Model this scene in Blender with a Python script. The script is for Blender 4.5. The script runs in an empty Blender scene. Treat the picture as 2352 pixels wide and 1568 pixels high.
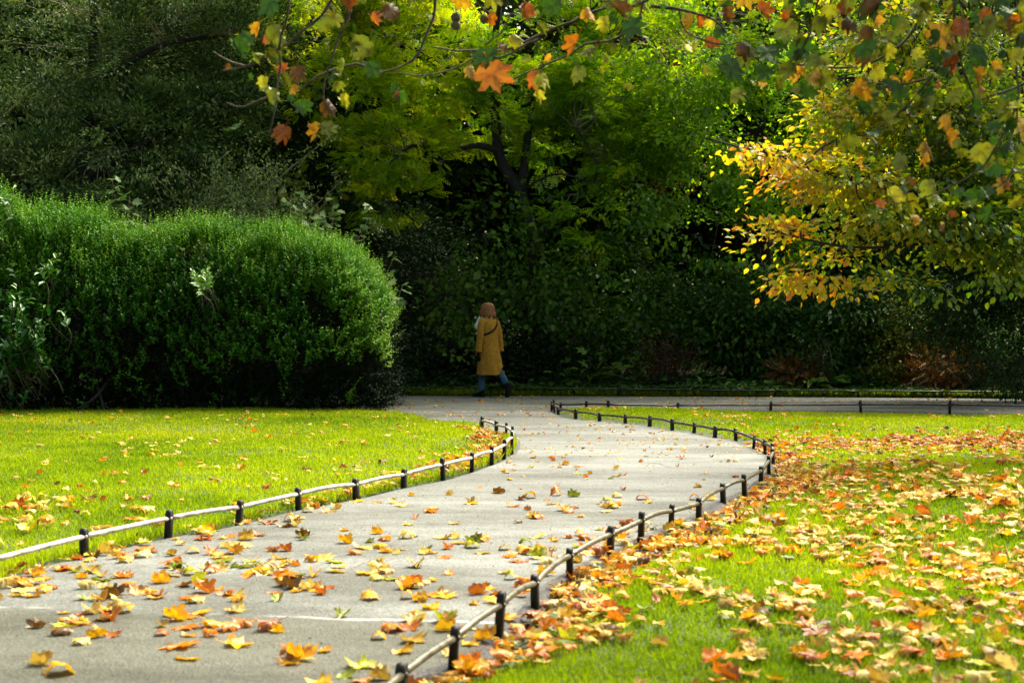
import bpy, bmesh, math, random
import numpy as np
from mathutils import Vector, Matrix, noise as mnoise

rng = np.random.default_rng(7)
random.seed(7)
S = bpy.context.scene
COL = S.collection
R = math.radians

# ------------------------------------------------------------------ camera model
FPX, CX, CY, HC = 3500.0, 1176.0, 784.0, 1.35
PITCH = math.atan((784 - 736) / FPX)
FW = np.array([0, math.cos(PITCH), -math.sin(PITCH)])
UP = np.array([0, math.sin(PITCH), math.cos(PITCH)])
RT = np.array([1.0, 0, 0])
CAM = np.array([0, 0, HC])

def W(px, py, d):
    """place at distance d seen in direction (px, py)"""
    return CAM + d * (FW + (px - CX) / FPX * RT + (CY - py) / FPX * UP)

def G(px, py, z=0.0):
    v = FW + (px - CX) / FPX * RT + (CY - py) / FPX * UP
    return CAM + v * ((z - HC) / v[2])

def GP(l):
    return np.array([G(*p)[:2] for p in l])

def catmull(P, step=0.12):
    P = np.asarray(P, float)
    Q = np.vstack([2 * P[0] - P[1], P, 2 * P[-1] - P[-2]])
    out = []
    for i in range(1, len(Q) - 2):
        p0, p1, p2, p3 = Q[i - 1], Q[i], Q[i + 1], Q[i + 2]
        n = max(2, int(np.linalg.norm(p2 - p1) / step))
        t = (np.arange(n) / n)[:, None]
        out.append(0.5 * (2 * p1 + (p2 - p0) * t + (2 * p0 - 5 * p1 + 4 * p2 - p3) * t ** 2 + (3 * p1 - p0 - 3 * p2 + p3) * t ** 3))
    out.append(P[-1:])
    return np.vstack(out)

def inside(poly, pts):
    """vectorised point in polygon"""
    x, y = pts[:, 0], pts[:, 1]
    r = np.zeros(len(pts), bool)
    a = poly
    b = np.roll(poly, -1, 0)
    for (x1, y1), (x2, y2) in zip(a, b):
        if y1 == y2: continue
        c = (y1 > y) != (y2 > y)
        r ^= c & (x < (x2 - x1) * (y - y1) / (y2 - y1) + x1)
    return r

def dist_line(line, pts):
    d = np.full(len(pts), 1e9)
    line = np.vstack([line[:-1:3], line[-1:]]) if len(line) > 60 else line
    for (p, q) in zip(line[:-1], line[1:]):
        v = q - p
        L = (v @ v) + 1e-12
        t = np.clip(((pts - p) @ v) / L, 0, 1)
        e = pts - (p + t[:, None] * v)
        d = np.minimum(d, (e ** 2).sum(1))
    return np.sqrt(d)

def vnoise(pts, f, seed=0.0):
    """smooth value noise, vectorised 2-D/3-D"""
    p = np.asarray(pts, float) * f + seed * 17.13
    if p.shape[1] == 2: p = np.hstack([p, np.zeros((len(p), 1))])
    i = np.floor(p).astype(np.int64); t = p - i
    t = t * t * (3 - 2 * t)
    def h(a):
        n = (a[:, 0] * 374761393 + a[:, 1] * 668265263 + a[:, 2] * 2147483647 + 1013904223) & 0xffffffff
        n = ((n ^ (n >> 13)) * 1274126177) & 0xffffffff
        n = n ^ (n >> 16)
        return (n & 0xffff) / 65535.0
    r = 0
    for dx in (0, 1):
        for dy in (0, 1):
            for dz in (0, 1):
                w = (t[:, 0] if dx else 1 - t[:, 0]) * (t[:, 1] if dy else 1 - t[:, 1]) * (t[:, 2] if dz else 1 - t[:, 2])
                r = r + w * h(i + np.array([dx, dy, dz]))
    return r

def nrm(a):
    return a / (np.linalg.norm(a, axis=-1, keepdims=True) + 1e-9)

# ------------------------------------------------------------------ materials
def newmat(name):
    m = bpy.data.materials.new(name); m.use_nodes = True
    nt = m.node_tree; nt.nodes.clear()
    return m, nt, nt.nodes, nt.links

def ramp(nt, stops):
    r = nt.nodes.new('ShaderNodeValToRGB')
    e = r.color_ramp.elements
    while len(e) < len(stops): e.new(0.5)
    for k, (p, c) in zip(e, stops):
        k.position = p; k.color = (*c, 1)
    return r

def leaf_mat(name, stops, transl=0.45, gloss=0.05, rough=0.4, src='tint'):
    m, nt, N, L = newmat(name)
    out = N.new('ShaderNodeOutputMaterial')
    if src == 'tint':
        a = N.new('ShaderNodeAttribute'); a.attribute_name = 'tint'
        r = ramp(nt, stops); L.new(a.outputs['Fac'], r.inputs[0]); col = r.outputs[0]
    elif src == 'col':
        a = N.new('ShaderNodeAttribute'); a.attribute_name = 'Col'; col = a.outputs['Color']
    else:
        a = N.new('ShaderNodeObjectInfo'); col = a.outputs['Color']
    if src != 'tint':   # blotches and veins of a dry leaf
        tc = N.new('ShaderNodeTexCoord'); no = N.new('ShaderNodeTexNoise'); no.inputs['Scale'].default_value = 45
        no.inputs['Detail'].default_value = 4
        L.new(tc.outputs['Object'], no.inputs['Vector'])
        no.inputs['Scale'].default_value = 3.2 if src == 'obj' else 26
        rr = ramp(nt, [(0.30, (0.42, 0.27, 0.16)), (0.44, (0.80, 0.70, 0.52)), (0.54, (1, 1, 1)), (0.68, (1.0, 1.12, 1.0))]); L.new(no.outputs[0], rr.inputs[0])
        mx = N.new('ShaderNodeMix'); mx.data_type = 'RGBA'; mx.blend_type = 'MULTIPLY'; mx.inputs[0].default_value = 0.9
        L.new(col, mx.inputs[6]); L.new(rr.outputs[0], mx.inputs[7]); col = mx.outputs[2]
    d = N.new('ShaderNodeBsdfDiffuse'); t = N.new('ShaderNodeBsdfTranslucent'); g = N.new('ShaderNodeBsdfGlossy')
    g.inputs['Roughness'].default_value = rough
    g.inputs['Color'].default_value = (0.9, 0.95, 0.9, 1)
    L.new(col, d.inputs[0]); L.new(col, t.inputs[0])
    m1 = N.new('ShaderNodeMixShader'); m1.inputs[0].default_value = transl
    m2 = N.new('ShaderNodeMixShader'); m2.inputs[0].default_value = gloss
    L.new(d.outputs[0], m1.inputs[1]); L.new(t.outputs[0], m1.inputs[2])
    L.new(m1.outputs[0], m2.inputs[1]); L.new(g.outputs[0], m2.inputs[2])
    L.new(m2.outputs[0], out.inputs[0])
    return m

def pbr(name, c1, c2=None, scale=20, rough=0.7, metal=0, bump=0.0, detail=5, spec=0.5, rough2=None, coord='Object', lo=0.35, hi=0.65):
    m, nt, N, L = newmat(name)
    out = N.new('ShaderNodeOutputMaterial'); b = N.new('ShaderNodeBsdfPrincipled')
    L.new(b.outputs[0], out.inputs[0])
    b.inputs['Roughness'].default_value = rough; b.inputs['Metallic'].default_value = metal
    b.inputs['Specular IOR Level'].default_value = spec
    if c2 is None: b.inputs['Base Color'].default_value = (*c1, 1); c2 = c1
    tc = N.new('ShaderNodeTexCoord'); no = N.new('ShaderNodeTexNoise'); no.inputs['Scale'].default_value = scale
    no.inputs['Detail'].default_value = detail
    L.new(tc.outputs[coord], no.inputs['Vector'])
    r = ramp(nt, [(lo, c1), (hi, c2)]); L.new(no.outputs[0], r.inputs[0]); L.new(r.outputs[0], b.inputs['Base Color'])
    if rough2 is not None:
        mr = N.new('ShaderNodeMapRange'); mr.inputs[3].default_value = rough; mr.inputs[4].default_value = rough2
        L.new(no.outputs[0], mr.inputs[0]); L.new(mr.outputs[0], b.inputs['Roughness'])
    if bump:
        bp = N.new('ShaderNodeBump'); bp.inputs['Strength'].default_value = bump; bp.inputs['Distance'].default_value = 0.02
        L.new(no.outputs[0], bp.inputs['Height']); L.new(bp.outputs[0], b.inputs['Normal'])
    return m

def asphalt_mat():
    m, nt, N, L = newmat('worn_asphalt')
    out = N.new('ShaderNodeOutputMaterial'); b = N.new('ShaderNodeBsdfPrincipled'); L.new(b.outputs[0], out.inputs[0])
    ge = N.new('ShaderNodeNewGeometry')
    b.inputs['Specular IOR Level'].default_value = .25
    sp = N.new('ShaderNodeTexVoronoi'); sp.inputs['Scale'].default_value = 95; L.new(ge.outputs['Position'], sp.inputs['Vector'])
    r1 = ramp(nt, [(0.0, (0.050, 0.055, 0.049)), (0.45, (0.086, 0.093, 0.085)), (1.0, (0.155, 0.166, 0.155))])
    L.new(sp.outputs['Color'], r1.inputs[0])
    # broad patches, drawn out across the walking direction
    mp = N.new('ShaderNodeMapping'); mp.inputs['Scale'].default_value = (0.35, 1.0, 1); L.new(ge.outputs['Position'], mp.inputs[0])
    n2 = N.new('ShaderNodeTexNoise'); n2.inputs['Scale'].default_value = 1.1; n2.inputs['Detail'].default_value = 6; n2.inputs['Roughness'].default_value = 0.62
    L.new(mp.outputs[0], n2.inputs['Vector'])
    r2 = ramp(nt, [(0.36, (0.62, 0.61, 0.55)), (0.5, (0.95, 0.95, 0.93)), (0.64, (1.35, 1.36, 1.38))]); L.new(n2.outputs[0], r2.inputs[0])
    mx = N.new('ShaderNodeMix'); mx.data_type = 'RGBA'; mx.blend_type = 'MULTIPLY'; mx.inputs[0].default_value = 1
    L.new(r1.outputs[0], mx.inputs[6]); L.new(r2.outputs[0], mx.inputs[7])
    # a pale line across the path, darker and browner asphalt on the near side of it
    sx = N.new('ShaderNodeSeparateXYZ'); L.new(ge.outputs['Position'], sx.inputs[0])
    wob = N.new('ShaderNodeTexNoise'); wob.inputs['Scale'].default_value = 2.5; L.new(ge.outputs['Position'], wob.inputs['Vector'])
    def mth(op, a, bb):
        n = N.new('ShaderNodeMath'); n.operation = op
        for k, v in enumerate((a, bb)):
            if isinstance(v, (int, float)): n.inputs[k].default_value = v
            else: L.new(v, n.inputs[k])
        return n.outputs[0]
    # signed offset from the line  y = 6.80 - 0.16 x
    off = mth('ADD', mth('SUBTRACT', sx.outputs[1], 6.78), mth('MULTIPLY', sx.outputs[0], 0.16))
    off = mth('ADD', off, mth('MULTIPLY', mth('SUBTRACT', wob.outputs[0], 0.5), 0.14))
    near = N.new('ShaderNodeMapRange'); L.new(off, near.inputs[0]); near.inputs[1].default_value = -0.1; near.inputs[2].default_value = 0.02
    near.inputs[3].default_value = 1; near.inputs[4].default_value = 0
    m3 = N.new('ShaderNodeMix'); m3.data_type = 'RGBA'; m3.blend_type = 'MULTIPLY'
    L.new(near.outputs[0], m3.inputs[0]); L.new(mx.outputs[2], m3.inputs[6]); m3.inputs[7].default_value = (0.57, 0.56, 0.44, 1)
    ln = mth('SUBTRACT', 1.0, mth('MULTIPLY', mth('ABSOLUTE', off, 0), 38.0)); ln = mth('MAXIMUM', ln, 0.0)
    ln = mth('MULTIPLY', ln, mth('LESS_THAN', sx.outputs[1], 8.5))
    fade = N.new('ShaderNodeTexNoise'); fade.inputs['Scale'].default_value = 3.1; L.new(ge.outputs['Position'], fade.inputs['Vector'])
    fr = ramp(nt, [(0.4, (0, 0, 0)), (0.6, (1, 1, 1))]); L.new(fade.outputs[0], fr.inputs[0])
    ln = mth('MULTIPLY', mth('MULTIPLY', ln, fr.outputs[0]), 0.5)
    m4 = N.new('ShaderNodeMix'); m4.data_type = 'RGBA'; L.new(ln, m4.inputs[0]); L.new(m3.outputs[2], m4.inputs[6]); m4.inputs[7].default_value = (0.7, 0.7, 0.66, 1)
    cr = N.new('ShaderNodeTexVoronoi'); cr.feature = 'DISTANCE_TO_EDGE'; cr.inputs['Scale'].default_value = .55
    wn = N.new('ShaderNodeTexNoise'); wn.inputs['Scale'].default_value = 3.5; wn.inputs['Detail'].default_value = 6; L.new(ge.outputs['Position'], wn.inputs['Vector'])
    wv = N.new('ShaderNodeMix'); wv.data_type = 'VECTOR'; wv.inputs[0].default_value = .16; L.new(ge.outputs['Position'], wv.inputs[4]); L.new(wn.outputs['Color'], wv.inputs[5])
    L.new(wv.outputs[1], cr.inputs['Vector'])
    ck = N.new('ShaderNodeMapRange'); L.new(cr.outputs['Distance'], ck.inputs[0]); ck.inputs[1].default_value = .002; ck.inputs[2].default_value = .007; ck.inputs[3].default_value = 1; ck.inputs[4].default_value = 0
    cm = N.new('ShaderNodeTexNoise'); cm.inputs['Scale'].default_value = .8; L.new(ge.outputs['Position'], cm.inputs['Vector'])
    cmr = ramp(nt, [(.52, (0, 0, 0)), (.62, (1, 1, 1))]); L.new(cm.outputs[0], cmr.inputs[0])
    m5 = N.new('ShaderNodeMix'); m5.data_type = 'RGBA'; L.new(mth('MULTIPLY', mth('MULTIPLY', ck.outputs[0], cmr.outputs[0]), .7), m5.inputs[0])
    L.new(m4.outputs[2], m5.inputs[6]); m5.inputs[7].default_value = (.03, .03, .025, 1)
    st = N.new('ShaderNodeTexNoise'); st.inputs['Scale'].default_value = 5; st.inputs['Detail'].default_value = 8; st.inputs['Roughness'].default_value = .7; L.new(ge.outputs['Position'], st.inputs['Vector'])
    str_ = ramp(nt, [(.30, (.55, .52, .42)), (.46, (1, 1, 1)), (.60, (1, 1, 1)), (.72, (1.35, 1.36, 1.36))]); L.new(st.outputs[0], str_.inputs[0])
    m6 = N.new('ShaderNodeMix'); m6.data_type = 'RGBA'; m6.blend_type = 'MULTIPLY'; m6.inputs[0].default_value = .9; L.new(m5.outputs[2], m6.inputs[6]); L.new(str_.outputs[0], m6.inputs[7])
    L.new(m6.outputs[2], b.inputs['Base Color'])
    rr = ramp(nt, [(0.4, (0.8,) * 3), (0.62, (0.55,) * 3)]); L.new(n2.outputs[0], rr.inputs[0]); L.new(rr.outputs[0], b.inputs['Roughness'])
    bp = N.new('ShaderNodeBump'); bp.inputs['Strength'].default_value = 0.5; bp.inputs['Distance'].default_value = 0.006
    L.new(sp.outputs['Distance'], bp.inputs['Height']); L.new(bp.outputs[0], b.inputs['Normal'])
    return m

def bark_mat(name, c1, c2):
    m = pbr(name, c1, c2, scale=14, rough=0.9, bump=0.7)
    return m

# ------------------------------------------------------------------ objects
def link(o, parent=None):
    COL.objects.link(o)
    if parent is not None: o.parent = parent
    return o

def npmesh(name, V, faces_idx, starts):
    me = bpy.data.meshes.new(name)
    V = np.ascontiguousarray(V, dtype=np.float32)
    me.vertices.add(len(V)); me.vertices.foreach_set('co', V.ravel())
    me.loops.add(len(faces_idx)); me.loops.foreach_set('vertex_index', np.ascontiguousarray(faces_idx, dtype=np.int32))
    me.polygons.add(len(starts)); me.polygons.foreach_set('loop_start', np.ascontiguousarray(starts, dtype=np.int32))
    me.update(calc_edges=True)
    return me

def tag(o, label=None, cat=None, group=None, kind=None):
    if label: o['label'] = label
    if cat: o['category'] = cat
    if group: o['group'] = group
    if kind: o['kind'] = kind
    return o

def thing(name, loc, label, cat, group=None):
    o = bpy.data.objects.new(name, None); o.empty_display_size = 0.2
    o.location = tuple(loc); link(o)
    return tag(o, label, cat, group)

class MB:
    """collects plain shapes into one mesh"""
    def __init__(s): s.v = []; s.f = []; s.n = 0
    def add(s, V, F):
        s.v.append(np.asarray(V, float)); s.f += [[i + s.n for i in f] for f in F]; s.n += len(V); return s
    def tube(s, P, r, sides=8, cap=True):
        P = np.asarray(P, float); m = len(P)
        r = np.full(m, r, float) if np.isscalar(r) else np.asarray(r, float)
        T = nrm(np.gradient(P, axis=0))
        ref = np.array([0, 0, 1.0]) if abs(T[0][2]) < 0.9 else np.array([1.0, 0, 0])
        V = []
        a = np.arange(sides) / sides * 2 * math.pi
        prev = None
        for i in range(m):
            u = np.cross(T[i], ref if prev is None else np.cross(prev, T[i])); u = nrm(u)
            if prev is not None and u @ prev < 0: u = -u
            prev = u; w = np.cross(T[i], u)
            V.append(P[i] + r[i] * (np.cos(a)[:, None] * u + np.sin(a)[:, None] * w))
        F = []
        for i in range(m - 1):
            for k in range(sides):
                k2 = (k + 1) % sides
                F.append([i * sides + k, i * sides + k2, (i + 1) * sides + k2, (i + 1) * sides + k])
        if cap: F.append(list(range(sides))[::-1]); F.append([(m - 1) * sides + k for k in range(sides)])
        return s.add(np.vstack(V), F)
    def mesh(s, name, off=(0, 0, 0), smooth=False):
        V = np.vstack(s.v) - np.asarray(off)
        idx = [i for f in s.f for i in f]; st = np.cumsum([0] + [len(f) for f in s.f])[:-1]
        me = npmesh(name, V, idx, st)
        if smooth: me.polygons.foreach_set('use_smooth', [True] * len(me.polygons))
        return me
    def build(s, name, mat, parent=None, smooth=False, off=None):
        if off is None: off = tuple(parent.location) if parent is not None else (0, 0, 0)
        if parent is not None and parent.parent is not None: off = np.array(parent.parent.location) + np.array(parent.location)
        o = bpy.data.objects.new(name, s.mesh(name, off, smooth)); o.data.materials.append(mat)
        return link(o, parent)

# leaf templates: (u along, v across, w normal)
T_OVAL = (np.array([(0, 0, 0), (.42, .5, .1), (1, 0, -.06), (.42, -.5, .1)]), [(0, 1, 2), (0, 2, 3)])
T_OVATE = (np.array([(0, 0, 0), (.22, .4, .07), (.6, .45, .09), (1, 0, -.1), (.6, -.45, .09), (.22, -.4, .07)]), [(0, 1, 2, 3), (0, 3, 4, 5)])
def t_pinnate(n=5, lw=.24, ll=.48):
    V, F = [], []
    for i in range(n):
        u = .15 + .8 * i / (n - 1)
        sc = math.sin(.35 + 2.4 * i / n) * .5 + .5
        for s in (1, -1):
            b = len(V); q = ll * sc
            V += [(u, 0, 0), (u + lw * .5 - .02, s * q * .5, .03), (u + .1, s * q, -.06), (u - lw * .3, s * q * .55, .0)]
            F.append((b, b + 1, b + 2, b + 3) if s > 0 else (b, b + 3, b + 2, b + 1))
    b = len(V); V += [(.95, 0, 0), (1.03, .05, 0), (1.15, 0, -.05), (1.03, -.05, 0)]; F.append((b, b + 3, b + 2, b + 1))
    return np.array(V), F
T_PINN = t_pinnate()
HALF = [(0, 1.0), (.07, .84), (.17, .76), (.15, .6), (.36, .74), (.52, .72), (.44, .55), (.36, .46), (.54, .42), (.62, .26), (.44, .2), (.3, .06), (.12, .0), (0, .08)]
def t_maple(scale=1.0):
    o = HALF + [(-x, y) for x, y in HALF[-2:0:-1]]
    V = [(0.35, 0, 0.0)] + [(y, x, .10 * abs(x) - .25 * max(0, y - .4) ** 2) for x, y in o]
    n = len(o); F = [(0, 1 + i, 1 + (i + 1) % n) for i in range(n)]
    return np.array(V), F
T_MAPLE = t_maple()
T_HAND = (np.array([(.3, 0, 0), (0, 0, 0), (.12, .38, .05), (.3, .2, .05), (.55, .5, .02), (.6, .18, .03), (1, 0, -.1), (.6, -.18, .03), (.55, -.5, .02), (.3, -.2, .05), (.12, -.38, .05)]),
          [(0, k, k % 10 + 1) for k in range(1, 11)])

def leaf_obj(name, mat, parent, P, A, N, L, Wd, tint, tmpl, kind=None):
    T, F = tmpl
    n, k = len(P), len(T)
    A = nrm(A); B = nrm(np.cross(N, A)); N = np.cross(A, B)
    L = np.broadcast_to(L, (n,)); Wd = np.broadcast_to(Wd, (n,))
    V = (P[:, None, :] + (T[None, :, 0:1] * L[:, None, None]) * A[:, None, :] + (T[None, :, 1:2] * Wd[:, None, None]) * B[:, None, :]
         + (T[None, :, 2:3] * L[:, None, None]) * N[:, None, :]).reshape(-1, 3)
    if parent is not None: V = V - np.array(parent.location)
    fi = np.array([i for f in F for i in f]); ln = np.array([len(f) for f in F])
    idx = (np.arange(n)[:, None] * k + fi[None, :]).ravel()
    st = np.concatenate([[0], np.cumsum(np.tile(ln, n))[:-1]])
    me = npmesh(name, V, idx, st)
    a = me.attributes.new('tint', 'FLOAT', 'POINT')
    a.data.foreach_set('value', np.repeat(np.clip(tint, 0, 1), k).astype(np.float32))
    me.materials.append(mat)
    o = bpy.data.objects.new(name, me); link(o, parent)
    if kind: o['kind'] = kind
    return o

def rdir(n):
    return nrm(rng.normal(size=(n, 3)))

def lobe(px, py, d, rx, ry, rd=None):
    """a crown lobe: centre seen at (px, py), d away; radii given as seen there"""
    s = FPX / d
    return (W(px, py, d), np.array([rx / s, (rd if rd else 0.5 * (rx + ry) / s), ry / s]))

def clumps(lobes, n, shell=0.55, gap=0.42, freq=0.9, seed=0.0, zmin=None):
    vol = np.array([(l[1][0] * l[1][1] * l[1][2]) ** (2 / 3) for l in lobes]); vol /= vol.sum()
    which = rng.choice(len(lobes), size=n, p=vol)
    D = rdir(n); r = shell + (1 - shell) * np.sqrt(rng.random(n))
    c = np.array([l[0] for l in lobes])[which]; rr = np.array([l[1] for l in lobes])[which]
    bump = 0.8 + 0.4 * vnoise(D * 1.7 + which[:, None] * 3.1, 1.0, seed)
    P = c + rr * D * (r * bump)[:, None]
    keep = vnoise(P, freq, seed + 3) > gap
    if zmin is not None: keep &= P[:, 2] > zmin
    return P[keep], nrm((D / rr)[keep]), c[keep]

def foliage(name, mat, parent, lobes, ncl, nleaf, cr, L, Wd, tmpl, shell=.55, gap=.4, freq=.9, seed=0., flat=.6, droop=.3, outw=.5, upw=.8,
            t0=.5, tcl=.2, tlf=.15, theight=0., zmin=None, inner=0, tfun=None):
    C, O, c0 = clumps(lobes, ncl, shell, gap, freq, seed, zmin)
    m = len(C)
    idx = np.repeat(np.arange(m), nleaf)
    sz = 0.6 + 0.8 * rng.random(m)
    off = np.clip(rng.normal(size=(len(idx), 3)), -1.7, 1.7) * cr * np.array([1, 1, flat]) * sz[idx][:, None]
    P = C[idx] + off
    P[:, 2] -= droop * 0.5 * (off[:, 0] ** 2 + off[:, 1] ** 2) / max(cr, .05)
    if zmin is not None: P[:, 2] = np.maximum(P[:, 2], zmin)
    o = O[idx]
    A = nrm(o * outw + nrm(off) * 0.7 + rdir(len(idx)) * 0.6 + np.array([0, 0, -droop]))
    N = nrm(np.array([0, 0, upw]) + rdir(len(idx)) * 0.75 + o * 0.35)
    tc = t0 + (rng.random(m) - .5) * 2 * tcl
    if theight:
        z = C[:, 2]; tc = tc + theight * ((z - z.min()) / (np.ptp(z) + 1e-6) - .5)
    if tfun is not None: tc = tc + tfun(C)
    tint = tc[idx] + (rng.random(len(idx)) - .5) * 2 * tlf
    ls = L * (0.65 + 0.6 * rng.random(len(idx)))
    obj = leaf_obj(name, mat, parent, P, A, N, ls, ls / L * Wd, tint, tmpl)
    return C, c0

def twigs(mb, C, c0, n, r0=.012, sag=.25, k=5, base=None, sides=4):
    """thin curved branches running out to some of the clumps"""
    sel = rng.choice(len(C), size=min(n, len(C)), replace=False)
    for i in sel:
        a = c0[i] + rng.normal(size=3) * .1; b = C[i]
        if base is not None: a = base[np.argmin(((base - b) ** 2).sum(1) + rng.random(len(base)) * .5)]
        t = np.linspace(0, 1, k)[:, None]
        Lb = np.linalg.norm(b - a)
        mid = rng.normal(size=3) * .18 * Lb; mid[2] = abs(mid[2]) * .8 + sag * Lb * .3
        P = a + (b - a) * t + mid * (4 * t * (1 - t)) * .6 + rng.normal(size=(k, 3)) * .03 * Lb
        mb.tube(P, np.linspace(r0, r0 * .35, k), sides, cap=False)

def limb(pts, r0, r1, k=5):
    P = catmull(np.array(pts), 0.18)
    P = P + (np.array([vnoise(P, 1.3, 2.0 + a) for a in range(3)]).T - .5) * .12 * np.linspace(.2, 1, len(P))[:, None]
    return P, np.linspace(r0, r1, len(P))

#--------- BODY
# ------------------------------------------------------------------ outlines on the ground
LEFT_PX = [(-520, 1500), (-200, 1400), (0, 1332), (100, 1294), (193, 1274), (386, 1232), (548, 1201), (686, 1168), (818, 1144), (927, 1118), (1018, 1101),
           (1084, 1080), (1130, 1064), (1160, 1050), (1180, 1036), (1184, 1018), (1176, 1006), (1162, 1001), (1140, 997), (1107, 989), (1088, 978), (1040, 974), (999, 974),
           (956, 958), (913, 949), (850, 946), (700, 942), (400, 939), (0, 937), (-700, 935)]
left_edge = np.vstack([[[-4.2, 2.0]], [[-3.6, 4.0]], GP(LEFT_PX)])
left_edge = catmull(left_edge)
RIGHT_PX = [(890, 1572), (1042, 1526), (1148, 1460), (1230, 1386), (1310, 1318), (1404, 1270), (1474, 1240), (1545, 1208), (1606, 1184), (1664, 1150), (1712, 1130), (1748, 1108), (1768, 1086),
            (1777, 1064), (1774, 1048), (1757, 1040), (1732, 1028), (1690, 1010), (1643, 1003), (1595, 993), (1545, 987), (1493, 978), (1437, 971), (1378, 966), (1323, 961),
            (1283, 951), (1270, 946), (1266, 941), (1274, 936), (1300, 936), (1347, 937), (1397, 940), (1557, 940), (1770, 940), (1975, 941), (2181, 945), (2352, 948), (2900, 956)]
right_edge = np.vstack([[[-2.0, 2.0]], [[-1.15, 4.0]], GP(RIGHT_PX), [[24.0, 21.0]]])
right_edge = catmull(right_edge)
far_edge = np.vstack([GP([(-700, 902), (0, 904), (900, 908), (1300, 909), (1745, 911), (2180, 914), (2352, 916), (2900, 922)]), [[24.0, 24.5]]])
far_edge = catmull(far_edge, .3)
PATH = np.vstack([left_edge, far_edge, right_edge[::-1]])
LAWN_L = np.vstack([left_edge, [[-16, 23.0], [-16, 2.0]]])
LAWN_R = np.vstack([right_edge, [[24, 2.0]]])

def ground_z(pts):
    """height of the lawns and the bed around the path slab"""
    d = np.minimum(dist_line(left_edge, pts), np.minimum(dist_line(right_edge, pts), dist_line(far_edge, pts)))
    ip = inside(PATH, pts)
    und = (vnoise(pts, .45, 1) - .5) * .10 + (vnoise(pts, 1.7, 2) - .5) * .02
    k = np.clip(d / .6, 0, 1); k = k * k * (3 - 2 * k)
    right = inside(LAWN_R, pts)
    z = np.where(right, -.05 + k * (.06 + und), .006 + k * (.03 + und * .8))
    bed = (~right) & (pts[:, 1] > 24) & (~inside(LAWN_L, pts))
    z = np.where(bed, .0 + np.clip((d - .1) * .08, 0, .9), z)
    return np.where(ip, -.11, z)

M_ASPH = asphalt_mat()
M_SOIL = pbr('dark_soil', (.012, .009, .006), (.035, .025, .013), scale=6, rough=.95, bump=.8, spec=.08)
M_TURF = pbr('turf', (.02, .035, .006), (.05, .08, .012), scale=9, rough=.95, bump=.6)
M_KERB = pbr('asphalt_edge', (.03, .03, .028), (.10, .10, .095), scale=60, rough=.9, bump=.6)

# ground to the horizon
mb = MB(); r_ = 900.0
mb.add([(-r_, -r_, -.16), (r_, -r_, -.16), (r_, r_, -.16), (-r_, r_, -.16)], [[0, 1, 2, 3]])
tag(mb.build('ground', M_SOIL), kind='structure')

# lawn sheet (dips away beneath the path slab)
xs = np.arange(-15.9, 23.9, .11); ys = np.arange(2.0, 23.9, .11)
X, Y = np.meshgrid(xs, ys); pts = np.stack([X.ravel(), Y.ravel()], 1)
Z = ground_z(pts)
nx = len(xs); i = (np.arange(len(ys) - 1)[:, None] * nx + np.arange(nx - 1)[None, :]).ravel()
q = np.stack([i, i + 1, i + nx + 1, i + nx], 1)
me = npmesh('lawn', np.column_stack([pts, Z]), q.ravel(), np.arange(len(q)) * 4)
me.polygons.foreach_set('use_smooth', [True] * len(me.polygons)); me.materials.append(M_TURF)
tag(link(bpy.data.objects.new('lawn', me)), kind='structure')

# planting bed behind the far path
xs = np.arange(-24, 30, .35); ys = np.arange(23.6, 60, .35)
X, Y = np.meshgrid(xs, ys); pts = np.stack([X.ravel(), Y.ravel()], 1)
fy = np.interp(pts[:, 0], far_edge[:, 0], far_edge[:, 1])
Z = np.where(pts[:, 1] < fy, -.13, .01 + np.clip((pts[:, 1] - fy) * .05, 0, .7) + (vnoise(pts, .9, 4) - .5) * .12)
nx = len(xs); i = (np.arange(len(ys) - 1)[:, None] * nx + np.arange(nx - 1)[None, :]).ravel()
q = np.stack([i, i + 1, i + nx + 1, i + nx], 1)
me = npmesh('planting_bed', np.column_stack([pts, Z]), q.ravel(), np.arange(len(q)) * 4)
me.polygons.foreach_set('use_smooth', [True] * len(me.polygons)); me.materials.append(M_SOIL)
tag(link(bpy.data.objects.new('planting_bed', me)), kind='structure')
def bed_z(x, y):
    f = np.interp(x, far_edge[:, 0], far_edge[:, 1])
    return .01 + np.clip((y - f) * .05, 0, .7)

# path slab with a rounded, crumbling rim
bm = bmesh.new()
ctr = PATH
# outward normals of the outline
tg = nrm(np.roll(ctr, -1, 0) - np.roll(ctr, 1, 0)); nn = np.stack([tg[:, 1], -tg[:, 0]], 1)
area = np.sum(ctr[:, 0] * np.roll(ctr[:, 1], -1) - np.roll(ctr[:, 0], -1) * ctr[:, 1])
if area < 0: nn = -nn
rings = []
for off, z in ((-.05, 0.0), (.0, -.012), (.03, -.04), (.05, -.11)):
    w = (vnoise(ctr, 4.0, 5) - .5) * .04
    rings.append([bm.verts.new((p[0] + n_[0] * (off + ww), p[1] + n_[1] * (off + ww), z)) for p, n_, ww in zip(ctr, nn, w)])
f = bm.faces.new(rings[0]); f.normal_update()
if f.normal.z < 0: f.normal_flip()
bmesh.ops.triangulate(bm, faces=[f])
n = len(ctr)
for a, b in zip(rings[:-1], rings[1:]):
    for k in range(n):
        g = bm.faces.new((a[k], a[(k + 1) % n], b[(k + 1) % n], b[k])); g.material_index = 1
bmesh.ops.recalc_face_normals(bm, faces=bm.faces)
me = bpy.data.meshes.new('path'); bm.to_mesh(me); bm.free()
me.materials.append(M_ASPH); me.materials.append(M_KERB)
tag(link(bpy.data.objects.new('path', me)), kind='structure')

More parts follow.
